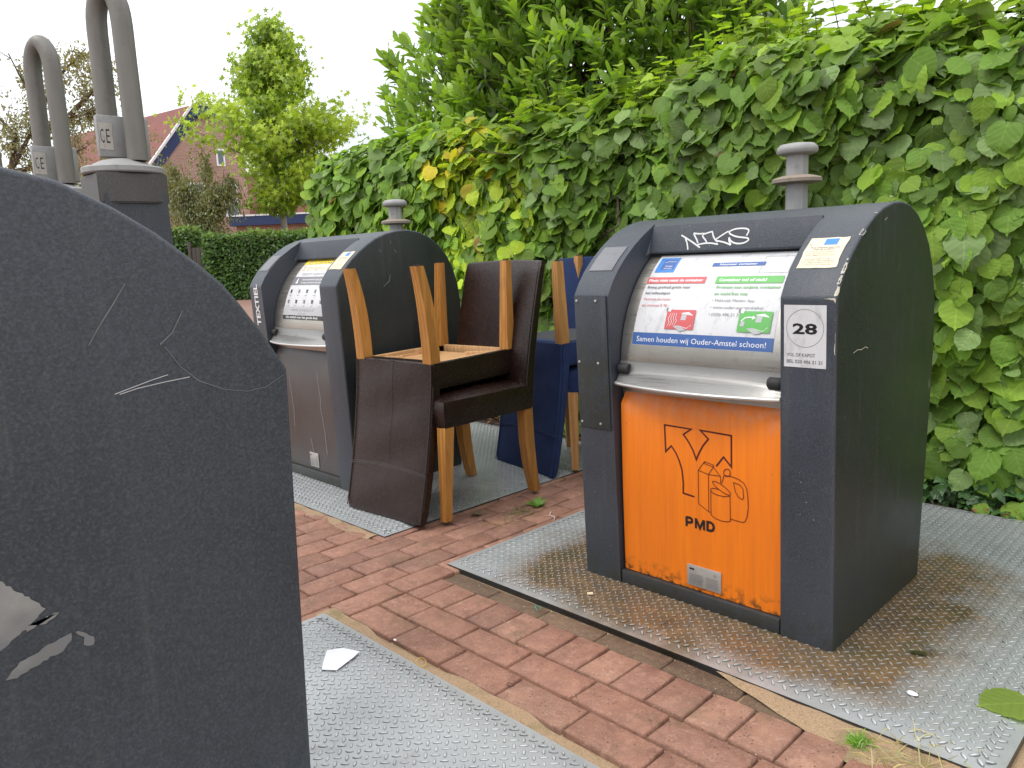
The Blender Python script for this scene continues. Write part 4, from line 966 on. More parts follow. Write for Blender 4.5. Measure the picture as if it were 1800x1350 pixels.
M_barkg = mat('grey_bark', (.2, .19, .16), .9); _t = NT(M_barkg); _a = _t.noise(_t.coord(scale=(8, 8, 3)), 3, 6, .7); _t.base(_t.mix(_t.rng(_a, .3, .7), (.16, .15, .12), (.32, .29, .23))); _t.bump(_a, .6, .02)
M_twig = mat('green_brown_twig', (.19, .15, .06), .8)
def sticks(name, segs, m, parent, n=5):
    bm = bmesh.new()
    for pts, r in segs: add_tube(bm, pts, r, n, False)
    return link(name, bm_mesh(name, bm, False), m, parent, 180)

# ------------------------------------------------------------------ vine hedge
M_vine = m_leaf('vine_leaf', .55, .36, spec=.28)
hx = [-5.6, -5.35, -4.65, -4.07, -3.6, -3.18, -2.8, -2.4, -2.07, -1.53, -1.1, -.73, 0, 1.6]; hz = [1.55, 1.84, 1.86, 1.82, 1.82, 1.84, 1.80, 1.80, 1.90, 1.90, 1.86, 1.84, 1.84, 1.8]
def Htop(x): return np.interp(x, hx, hz)+.035*np.sin(x*9)+.03*np.sin(x*23+1)
def vine_cols(P, up):
    n = len(P); a = vnoise(P[:, 0], P[:, 1], P[:, 2], 2.2, 3); b = rng.random(n)
    base = np.array([.142, .250, .038])[None]*np.ones((n, 1))
    light = np.array([.29, .43, .045]); lime = np.array([.42, .52, .035]); yel = np.array([.55, .45, .03]); grey = np.array([.19, .28, .100]); brown = np.array([.24, .14, .05])
    k = (b < .26+.2*a)[:, None]; base = np.where(k, light*.5+base*.5, base); base = np.where((b > .80)[:, None], grey, base)
    # fresh tips along the top
    dz = (P[:, 2]-Htop(P[:, 0])); f = np.clip((dz+.16)/.26, 0, 1)*rng.random(n)**.6; f = f*np.interp(P[:, 0], [-5.5, -4.8, -3.6, -1.2, 0], [.25, .3, .9, .8, .5]); base = base*(1-f[:, None])+(light*.5+lime*.5)*f[:, None]
    # one yellowing stem
    d = np.hypot((P[:, 0]+3.86)/.30, (P[:, 2]-1.62)/.32); g = (d < 1) & (rng.random(n) < .75*(1.15-d)); base = np.where(g[:, None], np.where((rng.random(n) < .35)[:, None], yel, lime), base)
    d = np.hypot((P[:, 0]+3.55)/.38, (P[:, 2]-1.25)/.55); g = (d < 1) & (rng.random(n) < .5); base = np.where(g[:, None], lime*.75+light*.2, base)
    g = rng.random(n) < .004; base = np.where(g[:, None], brown, base)
    return base*rng.uniform(.62, 1.45, (n, 1))*(1+.22*vnoise(P[:, 0], P[:, 1], P[:, 2], 1.6, 9)[:, None])
hedge = empty('vine_hedge', (-2.2, 3.45, 0)); tag(hedge, 'dense hedge of broad heart shaped leaves running behind both containers', 'hedge')
HL = Vector((-2.2, 3.45, 0))
def bulge(x, z): return .085*np.sin(x*2.1+z*1.3)+.05*np.sin(x*5.3-z*3.7+1)+.03*np.sin(x*11+z*9)
def hedge_leaves():
    Ps, Ts, Ns, Ss = [], [], [], []
    def add(P, T, N_, S_): Ps.append(P); Ts.append(T); Ns.append(N_); Ss.append(S_)
    for layer, (n, dep) in enumerate([(9800, .0), (7200, .06), (4600, .14)]):
        x = rng.uniform(-5.55, 1.6, n); zt = Htop(x); z = zt*(1-rng.random(n)**1.05*.99); 
        keep = ~((x > -1.1) & (z < 1.45) & (z > .3) & (rng.random(n) < (.30+.25*vnoise(x, 0*x, z, 3.2, 2))))
        keep &= ~((z < .12) & (rng.random(n) < .5)); x, z, zt = x[keep], z[keep], zt[keep]; n = len(x)
        r = np.clip((z-(zt-.28))/.28, 0, 1); y = 3.27+bulge(x, z)*.9+dep+.035*np.clip(vnoise(x, z, 0*x, 9, 5), -.3, 1)+.22*r**2+rng.normal(0, .022, n)+.07*np.clip(.5-z, 0, 1)
        P = np.stack([x, y, z], 1)
        tip = np.stack([rng.normal(0, .55, n), -.35+rng.normal(0, .28, n)-.4*r, -1+.75*r+rng.normal(0, .18, n)], 1)
        N_ = np.stack([rng.normal(0, .48, n), -1+.3*r+0*x, .50+rng.normal(0, .38, n)+.6*r], 1)
        add(P, tip, N_, (.036+.088*rng.random(n)**.9)*(1-.12*r))
    n = 4200; x = rng.uniform(-5.6, 1.6, n); y = rng.uniform(3.30, 4.15, n); z = Htop(x)-.02+.06*rng.normal(0, 1, n)-.25*((y-3.75)/.5)**2*(y < 3.6)+.03*np.sin(y*9)
    P = np.stack([x, y, z], 1); add(P, np.stack([rng.normal(0, .7, n), -.5+rng.normal(0, .5, n), -.15+rng.normal(0, .3, n)], 1), np.stack([rng.normal(0, .3, n), -.35+rng.normal(0, .3, n), np.ones(n)], 1), rng.uniform(.07, .12, n))
    # the rounded far end
    n = 1500; a = rng.uniform(0, math.pi*.5, n); z = 1.86*(1-rng.random(n)**1.1); r = .33*np.clip(1.15-(z/1.95)**5*.5, .2, 1); P = np.stack([-5.42-r*np.sin(a)+rng.normal(0, .03, n), 3.62-r*np.cos(a)+rng.uniform(0, .4, n)*(a > 1.1), z], 1)
    add(P, np.stack([-.35+rng.normal(0, .3, n), -.1+rng.normal(0, .3, n), -1+0*a], 1), np.stack([-np.sin(a)+rng.normal(0, .3, n), -np.cos(a)+rng.normal(0, .2, n), .4+0*a], 1), rng.uniform(.07, .11, n))
    # shoots that stick up out of the top
    segs = []; shoots = []
    for k in range(150):
        x = rng.uniform(-3.3, 1.4) if k < 110 else rng.uniform(-5.3, -3.3); y = rng.uniform(3.4, 4.0); L = rng.uniform(.12, .34)*(1 if x > -3.3 else .45); d = np.array([rng.normal(0, .3), rng.normal(-.1, .25), 1]); d /= np.linalg.norm(d); p0 = np.array([x, y, Htop(x)-.05]); m_ = int(L/.035)+2
        pts = [tuple(p0+d*L*t+np.array([0, 0, -.03*t*t])-np.array(HL)) for t in np.linspace(0, 1, 4)]; shoots.append((pts, [.003, .0026, .002, .001]))
        t = np.linspace(.15, 1, m_); P = p0+d*(L*t)[:, None]; ph = rng.uniform(0, 6.3)+np.arange(m_)*2.4
        out = np.stack([np.cos(ph), np.sin(ph), .15+0*ph], 1); add(P, out+np.array([0, 0, -.2]), np.stack([0*ph, 0*ph-.2, 1+0*ph], 1)+out*.3, rng.uniform(.055, .105, m_)*(1.1-.45*t))
    P, T, N_, S_ = map(np.concatenate, (Ps, Ts, Ns, Ss)); keep = ~((P[:, 1] < 3.20) & (P[:, 2] < 1.15) & (P[:, 0] > -2.85) & (P[:, 0] < -2.2))
    P, T, N_, S_ = P[keep], T[keep], N_[keep], S_[keep]
    c = vine_cols(P, None); leaves('foliage', 'vine', P-np.array(HL), T, N_, S_, c, M_vine, hedge)
    # woody stems and leaf stalks behind the leaves
    for k in range(120):
        x = rng.uniform(-5.3, 1.5); y = rng.uniform(3.42, 3.66); p = Vector((x, y, -.02)); pts = [p-HL]; d = Vector((rng.normal(0, .25), rng.normal(0, .06), 1)); r = rng.uniform(.007, .02); N = 8
        for i in range(N): p = p+d.normalized()*.215; d += Vector((rng.normal(0, .45), rng.normal(0, .10), rng.normal(0, .15))); d.z = max(d.z, .35); p.y = min(max(p.y, 3.36), 3.8); pts.append(p-HL)
        segs.append((pts, [r*(1-.08*i) for i in range(N+1)]))
    for k in range(420):
        x = rng.uniform(-5.3, 1.5); z = rng.uniform(.2, 1.75); y = 3.42; a = Vector((x, y, z)); e = a+Vector((rng.normal(0, .14), -rng.uniform(.06, .24), rng.normal(.02, .1))); mdl = (a+e)/2+Vector((0, 0, .03)); segs.append(([a-HL, mdl-HL, e-HL], [.004, .003, .0015]))
    o = sticks('branches', segs+shoots, M_bark, hedge); o.data.materials.append(M_twig); nb_ = sum((len(p_)-1)*5 for p_, r_ in segs); mi_ = [0]*nb_+[1]*(len(o.data.polygons)-nb_); o.data.polygons.foreach_set('material_index', mi_)
hedge_leaves()
# slatted fence behind the hedge
fence = empty('slat_fence', (-2.2, 3.92, 0)); tag(fence, 'grey slat fence glimpsed through the vine leaves', 'fence')
M_slat = m_steel('weathered_grey_slat', (.24, .25, .26), .5, .7, .1)
for z0 in np.arange(.05, 1.60, .155):
    bm = bmesh.new(); add_box(bm, (0, .0, z0+.065), (7.2, .022, .128), None, .003); link('slat', bm_mesh('slat', bm), M_slat, fence, 40)
for x in np.arange(-3.4, 3.7, 1.7):
    bm = bmesh.new(); add_box(bm, (x, .052, .80), (.07, .07, 1.66), None, .004); link('post', bm_mesh('post', bm), M_slat, fence, 40)
# ivy at the foot of the hedge on the right
M_ivy = m_leaf('ivy_leaf', .38, .12, True)
ivy = empty('ivy', (-.85, 3.28, 0)); tag(ivy, 'dark ivy creeping at the foot of the hedge beside the tread plate', 'plant')
n = 1500; x = rng.uniform(-1.4, .9, n); y = rng.uniform(3.17, 3.48, n); z = rng.random(n)**1.5*(.05+.30*(y-3.14)/.3)
P = np.stack([x+.85, y-3.28, z], 1); o = rng.uniform(0, 6.3, n)
leaves('foliage', 'ivy', P, np.stack([np.cos(o)*.7, -.6+np.sin(o)*.5, -.25+0*o], 1), np.stack([rng.normal(0, .4, n), -.7+0*o, .8+0*o], 1), rng.uniform(.035, .07, n), np.array([.045, .105, .032])*rng.uniform(.6, 1.6, (n, 1))+np.array([.01, .01, .0])*rng.random((n, 1)), M_ivy, ivy)
M_litter = m_leaf('dead_leaf', .8, .1, False)
n = 800; x = rng.uniform(-3.8, 1.2, n); y = rng.uniform(3.12, 3.42, n)+.0; P = np.stack([x, y, .004+rng.random(n)*.012], 1); o = rng.uniform(0, 6.3, n)
tag(leaves('leaf_litter', 'small', P, np.stack([np.cos(o), np.sin(o), 0*o], 1), np.stack([rng.normal(0, .3, n), rng.normal(0, .3, n), 1+0*o], 1), rng.uniform(.02, .05, n), np.array([.16, .075, .035])*rng.uniform(.4, 1.5, (n, 1)), M_litter), kind='stuff', label=None)

# ------------------------------------------------------------------ laurel behind the hedge
M_laurel = m_leaf('laurel_leaf', .38, .34, False, 1.1, .4)
def laurel():
    C0 = np.array([-4.05, 5.0, 2.0]); root = empty('laurel_bush', (-4.05, 5.0, 0)); tag(root, 'tall laurel with glossy upright leaves behind the vine hedge', 'shrub')
    L0 = np.array([-4.05, 5.0, 0]); segs = []; Ps, Ts, Ns, Ss, Cs = [], [], [], [], []
    trunks = [np.array([-4.3, 5.0, 0.]), np.array([-3.5, 5.1, 0.]), np.array([-4.9, 4.95, 0.])]
    for tr in trunks: segs.append(([Vector(tr-L0), Vector(tr-L0+np.array([.05, -.05, .9])), Vector(tr-L0+np.array([-.05, -.1, 1.9])), Vector(tr-L0+np.array([.1, -.2, 2.9]))], [.05, .042, .03, .015]))
    for k in range(1750):
        u = rng.normal(0, 1, 3); u /= np.linalg.norm(u); u[1] = -abs(u[1]) if rng.random() < .8 else u[1]
        rr = 1 if k < 800 else rng.uniform(.55, .95)
        ext = np.array([2.05, 1.0, 1.75])*(1+.10*math.sin(u[0]*7+u[2]*5)+.08*math.sin(u[0]*17-u[2]*11))
        p = C0+u*ext*rr; p[2] = 2.25+(p[2]-2.0)*.95
        if p[2] < 1.55 or p[2] > 4.3: continue
        if p[0] > -2.2+.25*(2.6-p[2]): continue
        d = u*np.array([.9, .8, .5])+np.array([0, 0, .75])+rng.normal(0, .18, 3); d /= np.linalg.norm(d); L = rng.uniform(.16, .34)
        m_ = int(rng.integers(8, 14)); t = np.linspace(.12, 1, m_); base = p-d*L
        ph = rng.uniform(0, 6.3)+np.arange(m_)*2.39; s1 = np.cross(d, [0, .1, 1.]); s1 /= np.linalg.norm(s1); s2 = np.cross(d, s1)
        out = np.cos(ph)[:, None]*s1+np.sin(ph)[:, None]*s2; spread = (1.05-.65*t)[:, None]
        T = out*spread+d*.8; Ps.append(base+d*(L*t)[:, None]); Ts.append(T); Ns.append(-out*.4+d*.5+np.array([0, -.15, .55])); Ss.append(rng.uniform(.10, .170, m_)*(1.05-.25*t))
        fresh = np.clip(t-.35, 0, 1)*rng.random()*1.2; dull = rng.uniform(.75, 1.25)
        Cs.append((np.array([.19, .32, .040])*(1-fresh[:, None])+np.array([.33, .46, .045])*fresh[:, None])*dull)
        if k % 3 == 0: segs.append(([Vector(base-L0-d*.25), Vector(p-L0)], [.006, .003]))
        if k % 14 == 0: tr = trunks[k % 3]; segs.append(([Vector(tr-L0+np.array([0, 0, 1.3])), Vector((tr+base)/2-L0+np.array([0, 0, .8])), Vector(base-L0)], [.022, .014, .006]))
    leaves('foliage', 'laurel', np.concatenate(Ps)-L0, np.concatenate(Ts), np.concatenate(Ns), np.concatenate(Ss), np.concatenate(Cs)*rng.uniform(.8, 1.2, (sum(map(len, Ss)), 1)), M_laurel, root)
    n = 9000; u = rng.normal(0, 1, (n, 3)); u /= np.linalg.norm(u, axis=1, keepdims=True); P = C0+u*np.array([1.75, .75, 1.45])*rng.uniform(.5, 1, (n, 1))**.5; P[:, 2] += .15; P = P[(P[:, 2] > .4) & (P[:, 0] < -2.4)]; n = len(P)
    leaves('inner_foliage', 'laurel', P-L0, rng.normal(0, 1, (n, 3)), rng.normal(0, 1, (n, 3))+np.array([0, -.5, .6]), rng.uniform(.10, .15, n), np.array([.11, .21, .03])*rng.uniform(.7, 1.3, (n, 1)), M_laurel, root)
    sticks('branches', segs, M_bark, root)
laurel()

# ------------------------------------------------------------------ far things: (lat, D) = sideways and away in metres from the standing point
Rh = np.array([math.cos(yw), -math.sin(yw), 0]); Fh = np.array([math.sin(yw), math.cos(yw), 0])
def far(lat, D, z=0): return Rh*lat+Fh*D+np.array([0, 0, z])
M_far = m_leaf('far_leaf', .5, .32, False, 1.1, .4)
def tree_liquid():
    b = far(-8.45, 30); root = empty('young_maple_leaved_tree', tuple(b)); tag(root, 'bright lime green young tree with a conical crown beyond the far hedge', 'tree')
    segs = [([Vector((0, 0, -.1)), Vector((.05, 0, 2.2)), Vector((-.0, 0, 4.2)), Vector((.15, 0, 7)), Vector((.1, 0, 9.9))], [.15, .125, .10, .06, .015])]
    Ps, Cs = [], []
    for k in range(74):
        z0 = rng.uniform(3.75, 9.95) if k > 3 else 3.5; t = (z0-2.6)/7.8
        R0 = np.interp(z0, [2.6, 3.4, 4.3, 5.6, 7, 8.4, 9.6, 10.3], [.9, 1.7, 2.9, 2.9, 2.0, 1.25, .55, .15]); a = rng.uniform(0, 6.3)
        if k < 4: a = [0.2, 2.9, 4.0, 5.4][k]+yw
        R = R0*rng.uniform(.5, 1.12)*(1+.15*math.sin(a*2+z0)); e = np.array([math.cos(a)*R, math.sin(a)*R, z0+R*.28]); s0 = np.array([.08, 0, z0-.3-R*.12])
        segs.append(([Vector(s0), Vector((s0+e)/2+np.array([0, 0, -.1])), Vector(e)], [.045*(1.2-t), .028*(1.2-t), .008]))
        m_ = int(80+145*R0/2.9); q_ = rng.random(m_)**.55; c = s0+(e-s0)*q_[:, None]; sp = .16+.24*q_[:, None]*(.5+R0/5); pp = c+np.clip(rng.normal(0, 1, (m_, 3)), -1.9, 1.9)*sp*np.array([1, 1, .62])
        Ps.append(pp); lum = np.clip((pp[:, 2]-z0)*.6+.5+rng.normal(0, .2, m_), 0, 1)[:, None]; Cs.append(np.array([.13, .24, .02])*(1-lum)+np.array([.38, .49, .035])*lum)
    P, Cc = np.concatenate(Ps), np.concatenate(Cs); n = len(P)
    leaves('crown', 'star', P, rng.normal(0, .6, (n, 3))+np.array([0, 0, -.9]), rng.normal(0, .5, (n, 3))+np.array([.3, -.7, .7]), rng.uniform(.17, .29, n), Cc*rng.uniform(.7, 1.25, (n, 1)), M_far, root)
    sticks('trunk', segs, M_barkg, root, 8)
tree_liquid()
def loose_tree(name, label, cat, base, top, arms, nleaf, spread, size, colA, colB, droop, bark=M_bark, r0=.1, kind='small'):
    root = empty(name, tuple(base)); tag(root, label, cat); segs = []; Ps = []
    for arm in arms:
        pts = [Vector(p) for p in arm]; segs.append((pts, [r0*(1-.8*i/(len(pts)-1)) for i in range(len(pts))]))
        for k in range(26):
            t = rng.uniform(.25, 1); i = min(int(t*(len(pts)-1)), len(pts)-2); f = t*(len(pts)-1)-i; p = pts[i].lerp(pts[i+1], f); d = Vector(rng.normal(0, 1, 3)); d.normalize(); L = spread*rng.uniform(.4, 1.1)
            mdp = p+d*L*.5+Vector((0, 0, .12*L)); e = p+d*L+Vector((0, 0, -droop*L)); segs.append(([p, mdp, e], [r0*.16, r0*.09, r0*.03]))
            m_ = nleaf; q_ = rng.random(m_)[:, None]; a_, b_, c_ = np.array(p), np.array(mdp), np.array(e); Ps.append((1-q_)**2*a_+2*q_*(1-q_)*b_+q_**2*c_+rng.normal(0, 1, (m_, 3))*spread*.13*(.4+q_)+np.array([0, 0, -1])*droop*rng.random((m_, 1))*spread*.35)
    P = np.concatenate(Ps); n = len(P); k = rng.random((n, 1))*.6+.4*(vnoise(P[:, 0], P[:, 1], P[:, 2], 2.5)[:, None]*.5+.5)
    leaves('crown', kind, P, rng.normal(0, .6, (n, 3))+np.array([0, 0, -.6-droop]), rng.normal(0, 1, (n, 3)), rng.uniform(.6, 1.2, n)*size, colA*k+colB*(1-k), M_far, root); sticks('trunk', segs, bark, root, 6)
def L3(lat, D, z, b): return tuple(far(lat, D, z)-b)
b = far(-11.2, 29.2)
loose_tree('weeping_shrub', 'weeping olive brown shrub in front of the brick gable', 'shrub', b, 0, [[L3(-11.2, 29.2, 0, b), L3(-11.3, 29.2, 2.2, b), L3(-11.0+s, 29.2+s2, z_, b)] for s, s2, z_ in ((-1.0, 0, 4.8), (0, .5, 5.2), (.9, .1, 4.5), (.4, -.6, 3.8), (-.5, -.4, 4.2))], 190, 1.35, .115, np.array([.20, .17, .075]), np.array([.15, .17, .06]), .75, r0=.07)
b = far(-15.6, 31)
loose_tree('weeping_shrub', 'taller loose olive brown tree left of the weeping shrub', 'tree', b, 0, [[L3(-15.6, 31, 0, b), L3(-15.8, 31, 3, b), L3(-15.6+s, 31+s2, z_, b)] for s, s2, z_ in ((-1.8, 0, 6.0), (0, .5, 7.6), (1.5, .1, 6.2), (2.2, -.6, 4.6), (-2.6, -.4, 4.6))], 110, 1.9, .125, np.array([.22, .18, .07]), np.array([.15, .16, .06]), .45, r0=.09)
COL.objects[-1]
b = far(-14.2, 22)
loose_tree('bare_tree', 'sparse tree with bent grey branches against the sky at left', 'tree', b, 0, [[L3(-14.2, 22, 0, b), L3(-13.6, 22, 3.9, b), L3(-12.9, 22, 4.9, b), L3(-12.7, 22, 5.7, b), L3(-13.2, 22, 7.0, b)], [L3(-13.6, 22, 3.9, b), L3(-13.3, 22, 4.9, b), L3(-14.3, 22, 6.0, b)],
    [L3(-12.9, 22, 4.9, b), L3(-11.8, 22, 5.3, b), L3(-10.9, 22, 5.4, b)], [L3(-12.6, 22, 5.4, b), L3(-12.0, 22, 6.3, b), L3(-11.2, 22.2, 7.1, b)], [L3(-11.8, 22, 5.3, b), L3(-11.0, 22, 6.0, b), L3(-10.5, 22, 6.6, b)], [L3(-13.6, 22, 3.9, b), L3(-12.4, 22, 4.1, b), L3(-11.4, 22, 4.5, b)]], 48, .95, .105, np.array([.22, .20, .10]), np.array([.26, .21, .13]), .05, M_bark, .075)

# hedges and gate beyond the pavement
def box_hedge(label, latA, latB, D, h, depth, n):
    c = far((latA+latB)/2, D); root = empty('clipped_hedge', tuple(c)); tag(root, label, 'hedge', 'clipped hedges beyond the pavement')
    w = latB-latA; f = rng.random(n); lat = rng.uniform(-w/2, w/2, n); z = np.where(f < .72, h*(1-rng.random(n)**1.0), h+rng.normal(0, .035, n)); dd = np.where(f < .72, rng.normal(0, .07, n), rng.uniform(0, depth, n)); s = rng.random(n) < .12
    lat = np.where(s, np.where(rng.random(n) < .5, -w/2, w/2)+rng.normal(0, .06, n), lat); dd = np.where(s, rng.uniform(0, depth, n), dd); z = np.where(s, h*rng.random(n), z); z = z+.05*np.sin(lat*3)
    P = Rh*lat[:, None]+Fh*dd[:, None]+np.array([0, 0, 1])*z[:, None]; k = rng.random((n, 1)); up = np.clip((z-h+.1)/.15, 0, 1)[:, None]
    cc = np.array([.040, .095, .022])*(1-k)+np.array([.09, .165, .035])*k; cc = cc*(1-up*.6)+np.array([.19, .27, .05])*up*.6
    leaves('foliage', 'small', P, rng.normal(0, 1, (n, 3)), -Fh+rng.normal(0, .6, (n, 3))+np.array([0, 0, .5]), rng.uniform(.10, .19, n), cc*rng.uniform(.65, 1.6, (n, 1)), M_far, root)
    M_core = mat('hedge_shade_core', (.02, .03, .012), 1); bm = bmesh.new(); add_box(bm, (0, 0, 0), (w-.3, depth-.3, h-.2), Matrix.Rotation(-yw, 3, 'Z')); co = Fh*(depth/2)+np.array([0, 0, (h-.2)/2]); bmesh.ops.translate(bm, vec=Vector(co), verts=bm.verts); link('shade_core', bm_mesh('shade_core', bm), M_core, root)  # solid box; its near-black colour stands in for the shade inside the hedge
box_hedge('longer clipped green hedge right of the gate', -10.25, -3.5, 26.6, 2.16, 1.0, 15000)
box_hedge('shorter clipped green hedge left of the gate', -16.5, -10.85, 27.2, 2.42, 1.0, 8500)
M_wood_d = m_oak('dark_gate_wood', (.07, .05, .035), (.04, .03, .02))
g = empty('garden_gate', tuple(far(-10.55, 27)), -yw); tag(g, 'dark narrow wooden gate between the two clipped hedges', 'gate')
for i in range(4):
    bm = bmesh.new(); add_box(bm, (-.24+.16*i, 0, .9), (.145, .03, 1.8), None, .005); link('board', bm_mesh('board', bm), M_wood_d, g, 40)
for x in (-.36, .36):
    bm = bmesh.new(); add_box(bm, (x, 0, 1.0), (.1, .1, 2.0), None, .01); link('post', bm_mesh('post', bm), M_wood_d, g, 40)

# houses
def m_bricks(name, c1, c2, mor, s=1):
    m = mat(name, c1, .85); t = NT(m); uvn = t.n('ShaderNodeUVMap'); b = t.n('ShaderNodeTexBrick'); b.inputs['Scale'].default_value = s; b.inputs['Brick Width'].default_value = .24; b.inputs['Row Height'].default_value = .083; b.inputs['Mortar Size'].default_value = .014
    b.inputs['Color1'].default_value = (*c1, 1); b.inputs['Color2'].default_value = (*c2, 1); b.inputs['Mortar'].default_value = (*mor, 1); t.l(uvn.outputs[0], b.inputs[0])
    t.base(t.mix(t.rng(t.noise(t.coord(), .8, 4), .3, .7, 0, .3), b.outputs[0], tuple(x*.6 for x in c1))); return m
M_brick = m_bricks('pale_red_brick', (.40, .20, .145), (.30, .13, .095), (.42, .36, .31)); M_brick2 = m_bricks('orange_red_brick', (.40, .16, .10), (.30, .115, .075), (.38, .30, .25))
def m_roof():
    m = mat('oxide_red_roof', (.30, .055, .04), .7); t = NT(m); a = t.noise(t.coord(scale=(1, 1, .3)), 1.5, 5); t.base(t.mix(t.rng(a, .3, .7), (.15, .042, .033), (.205, .056, .042))); return m
M_roof = m_roof(); M_navy = mat('navy_fascia', (.018, .035, .11), .5); M_wht = mat('white_frame_paint', (.75, .75, .74), .5); M_glass = mat('window_glass', (.10, .12, .13), .12, 0, .6); M_lead = mat('grey_lead', (.28, .29, .30), .6)
def quadwall(name, pts, m, parent, th=.0):
    """polygon in world metres, given UVs in metres along its own plane, with a back face th behind"""
    p = [Vector(q_) for q_ in pts]; nn = (p[1]-p[0]).cross(p[2]-p[0]).normalized(); ux = (p[1]-p[0]).normalized(); uy = nn.cross(ux)
    V = [tuple(q_-parent.location) for q_ in p]; n = len(V); V += [tuple(q_-parent.location-nn*th) for q_ in p]
    Fc = [list(range(n)), list(range(2*n-1, n-1, -1))]+[[i, n+i, n+(i+1) % n, (i+1) % n] for i in range(n)]
    me = pymesh(name, V, Fc); l = me.uv_layers.new(name='UVMap')
    for lp_ in me.loops:
        w = Vector(me.vertices[lp_.vertex_index].co)+parent.location-p[0]; l.data[lp_.index].uv = (w.dot(ux), w.dot(uy) if abs(uy.z) > .3 else w.z)
    return link(name, me, m, parent)
def fv(lat, D, z): return Vector(far(lat, D, z))
# main house: gable with a flat ridge and steep sides, its roof running away to the left
H = empty('brick_house', tuple(far(-18, 47))); tag(H, 'brick gable house with steep dark red roof and navy bargeboards', 'house')
A0 = fv(-20.6, 46.0, 0); gd = (Rh*.86+Fh*.51); gd = Vector(gd/np.linalg.norm(gd)); rd = Vector((-Rh*.86+Fh*.62)); rd.normalize()
RD = 14.5
def gp_(s, z): return Vector((A0.x, A0.y, 0))+gd*s+Vector((0, 0, z))
prof = [(0, 0), (5.6, 0), (5.6, 9.4), (5.1, 10.40), (2.75, 10.40), (.35, 7.2)]
quadwall('wall', [gp_(s, z) for s, z in prof], M_brick, H, .3)
quadwall('side_wall', [gp_(0, 0)+rd*RD, gp_(0, 0), gp_(.3, 7.0), gp_(.3, 7.0)+rd*RD], M_brick, H, .2)
rf = quadwall('roof', [gp_(-.15, 6.9)+rd*RD, gp_(-.15, 6.9)-rd*.25, gp_(2.72, 10.62)-rd*.25, gp_(2.72, 10.62)+rd*RD], M_roof, H, .15)
quadwall('roof', [gp_(2.72, 10.62)-rd*.25, gp_(5.3, 10.62)-rd*.25, gp_(5.3, 10.62)+rd*RD, gp_(2.72, 10.62)+rd*RD], M_roof, H, .1)
def barge(a, b, w, name, m, off=.3):
    a, b = Vector(a), Vector(b); d = (b-a).normalized(); up = d.cross(rd).normalized()
    if up.z < 0: up = -up
    return quadwall(name, [a-rd*off, b-rd*off, b-rd*off-up*w, a-rd*off-up*w], m, H, -.12)
barge(gp_(-.25, 6.75), gp_(2.72, 10.60), .62, 'bargeboard', M_navy); barge(gp_(2.55, 10.60), gp_(5.4, 10.60), .62, 'bargeboard', M_navy)
barge(gp_(-.30, 6.85), gp_(2.66, 10.72), .13, 'bargeboard_cap', M_wht, .45); barge(gp_(2.6, 10.72), gp_(5.4, 10.72), .13, 'bargeboard_cap', M_wht, .45)
quadwall('gutter', [gp_(-.5, 6.7)+rd*RD, gp_(-.5, 6.7)-rd*.3, gp_(-.5, 7.0)-rd*.3, gp_(-.5, 7.0)+rd*RD], M_lead, H, .2)
def win(s0, s1, z0, z1):
    f = quadwall('window', [gp_(s0, z0)-rd*.06, gp_(s1, z0)-rd*.06, gp_(s1, z1)-rd*.06, gp_(s0, z1)-rd*.06], M_wht, H, .05); q_ = .10
    quadwall('pane', [gp_(s0+q_, z0+q_)-rd*.075, gp_(s1-q_, z0+q_)-rd*.075, gp_(s1-q_, z1-q_)-rd*.075, gp_(s0+q_, z1-q_)-rd*.075], M_glass, H, .01).name = 'pane'
    return f
wins = [win(4.15, 4.95, 4.0, 6.2), win(2.0, 3.1, 4.0, 6.2), win(.3, 3.1, 1.2, 3.25), win(3.9, 4.4, 7.2, 8.2)]
for o in [k for k in COL.objects if k.name.startswith('pane') and k.parent == H]:
    pass
# rear house with a big red roof plane, to the right of the gable
H2 = empty('rear_house', tuple(far(-11, 53))); tag(H2, 'red roofed house half hidden behind the lime green tree', 'house')
quadwall('wall', [fv(-18.6, 53, 0), fv(-7, 53, 0), fv(-7, 53, 4.6), fv(-18.6, 53, 4.6)], M_brick2, H2, 3)
quadwall('roof', [fv(-18.8, 52.6, 4.4), fv(-6.5, 52.6, 4.4), fv(-6.5, 54.6, 7.35), fv(-18.8, 54.6, 7.35)], M_roof, H2, .15)
quadwall('ridge_cap', [fv(-18.8, 54.5, 7.35), fv(-6.5, 54.5, 7.35), fv(-6.5, 54.5, 7.55), fv(-18.8, 54.5, 7.55)], M_wht, H2, .2)
# one storey garage in front
H3 = empty('brick_garage', tuple(far(-9, 41))); tag(H3, 'low brick garage with a navy fascia behind the far hedge', 'garage')
quadwall('wall', [fv(-13.85, 40.5, 0), fv(-4, 40.5, 0), fv(-4, 40.5, 3.24), fv(-13.85, 40.5, 3.24)], M_brick2, H3, 4)
quadwall('fascia', [fv(-14.1, 40.2, 3.20), fv(-3.8, 40.2, 3.20), fv(-3.8, 40.2, 3.66), fv(-14.1, 40.2, 3.66)], M_navy, H3, 4.2)
quadwall('roof_edge', [fv(-14.12, 40.17, 3.66), fv(-3.78, 40.17, 3.66), fv(-3.78, 40.17, 3.74), fv(-14.12, 40.17, 3.74)], M_wht, H3, 4.3)
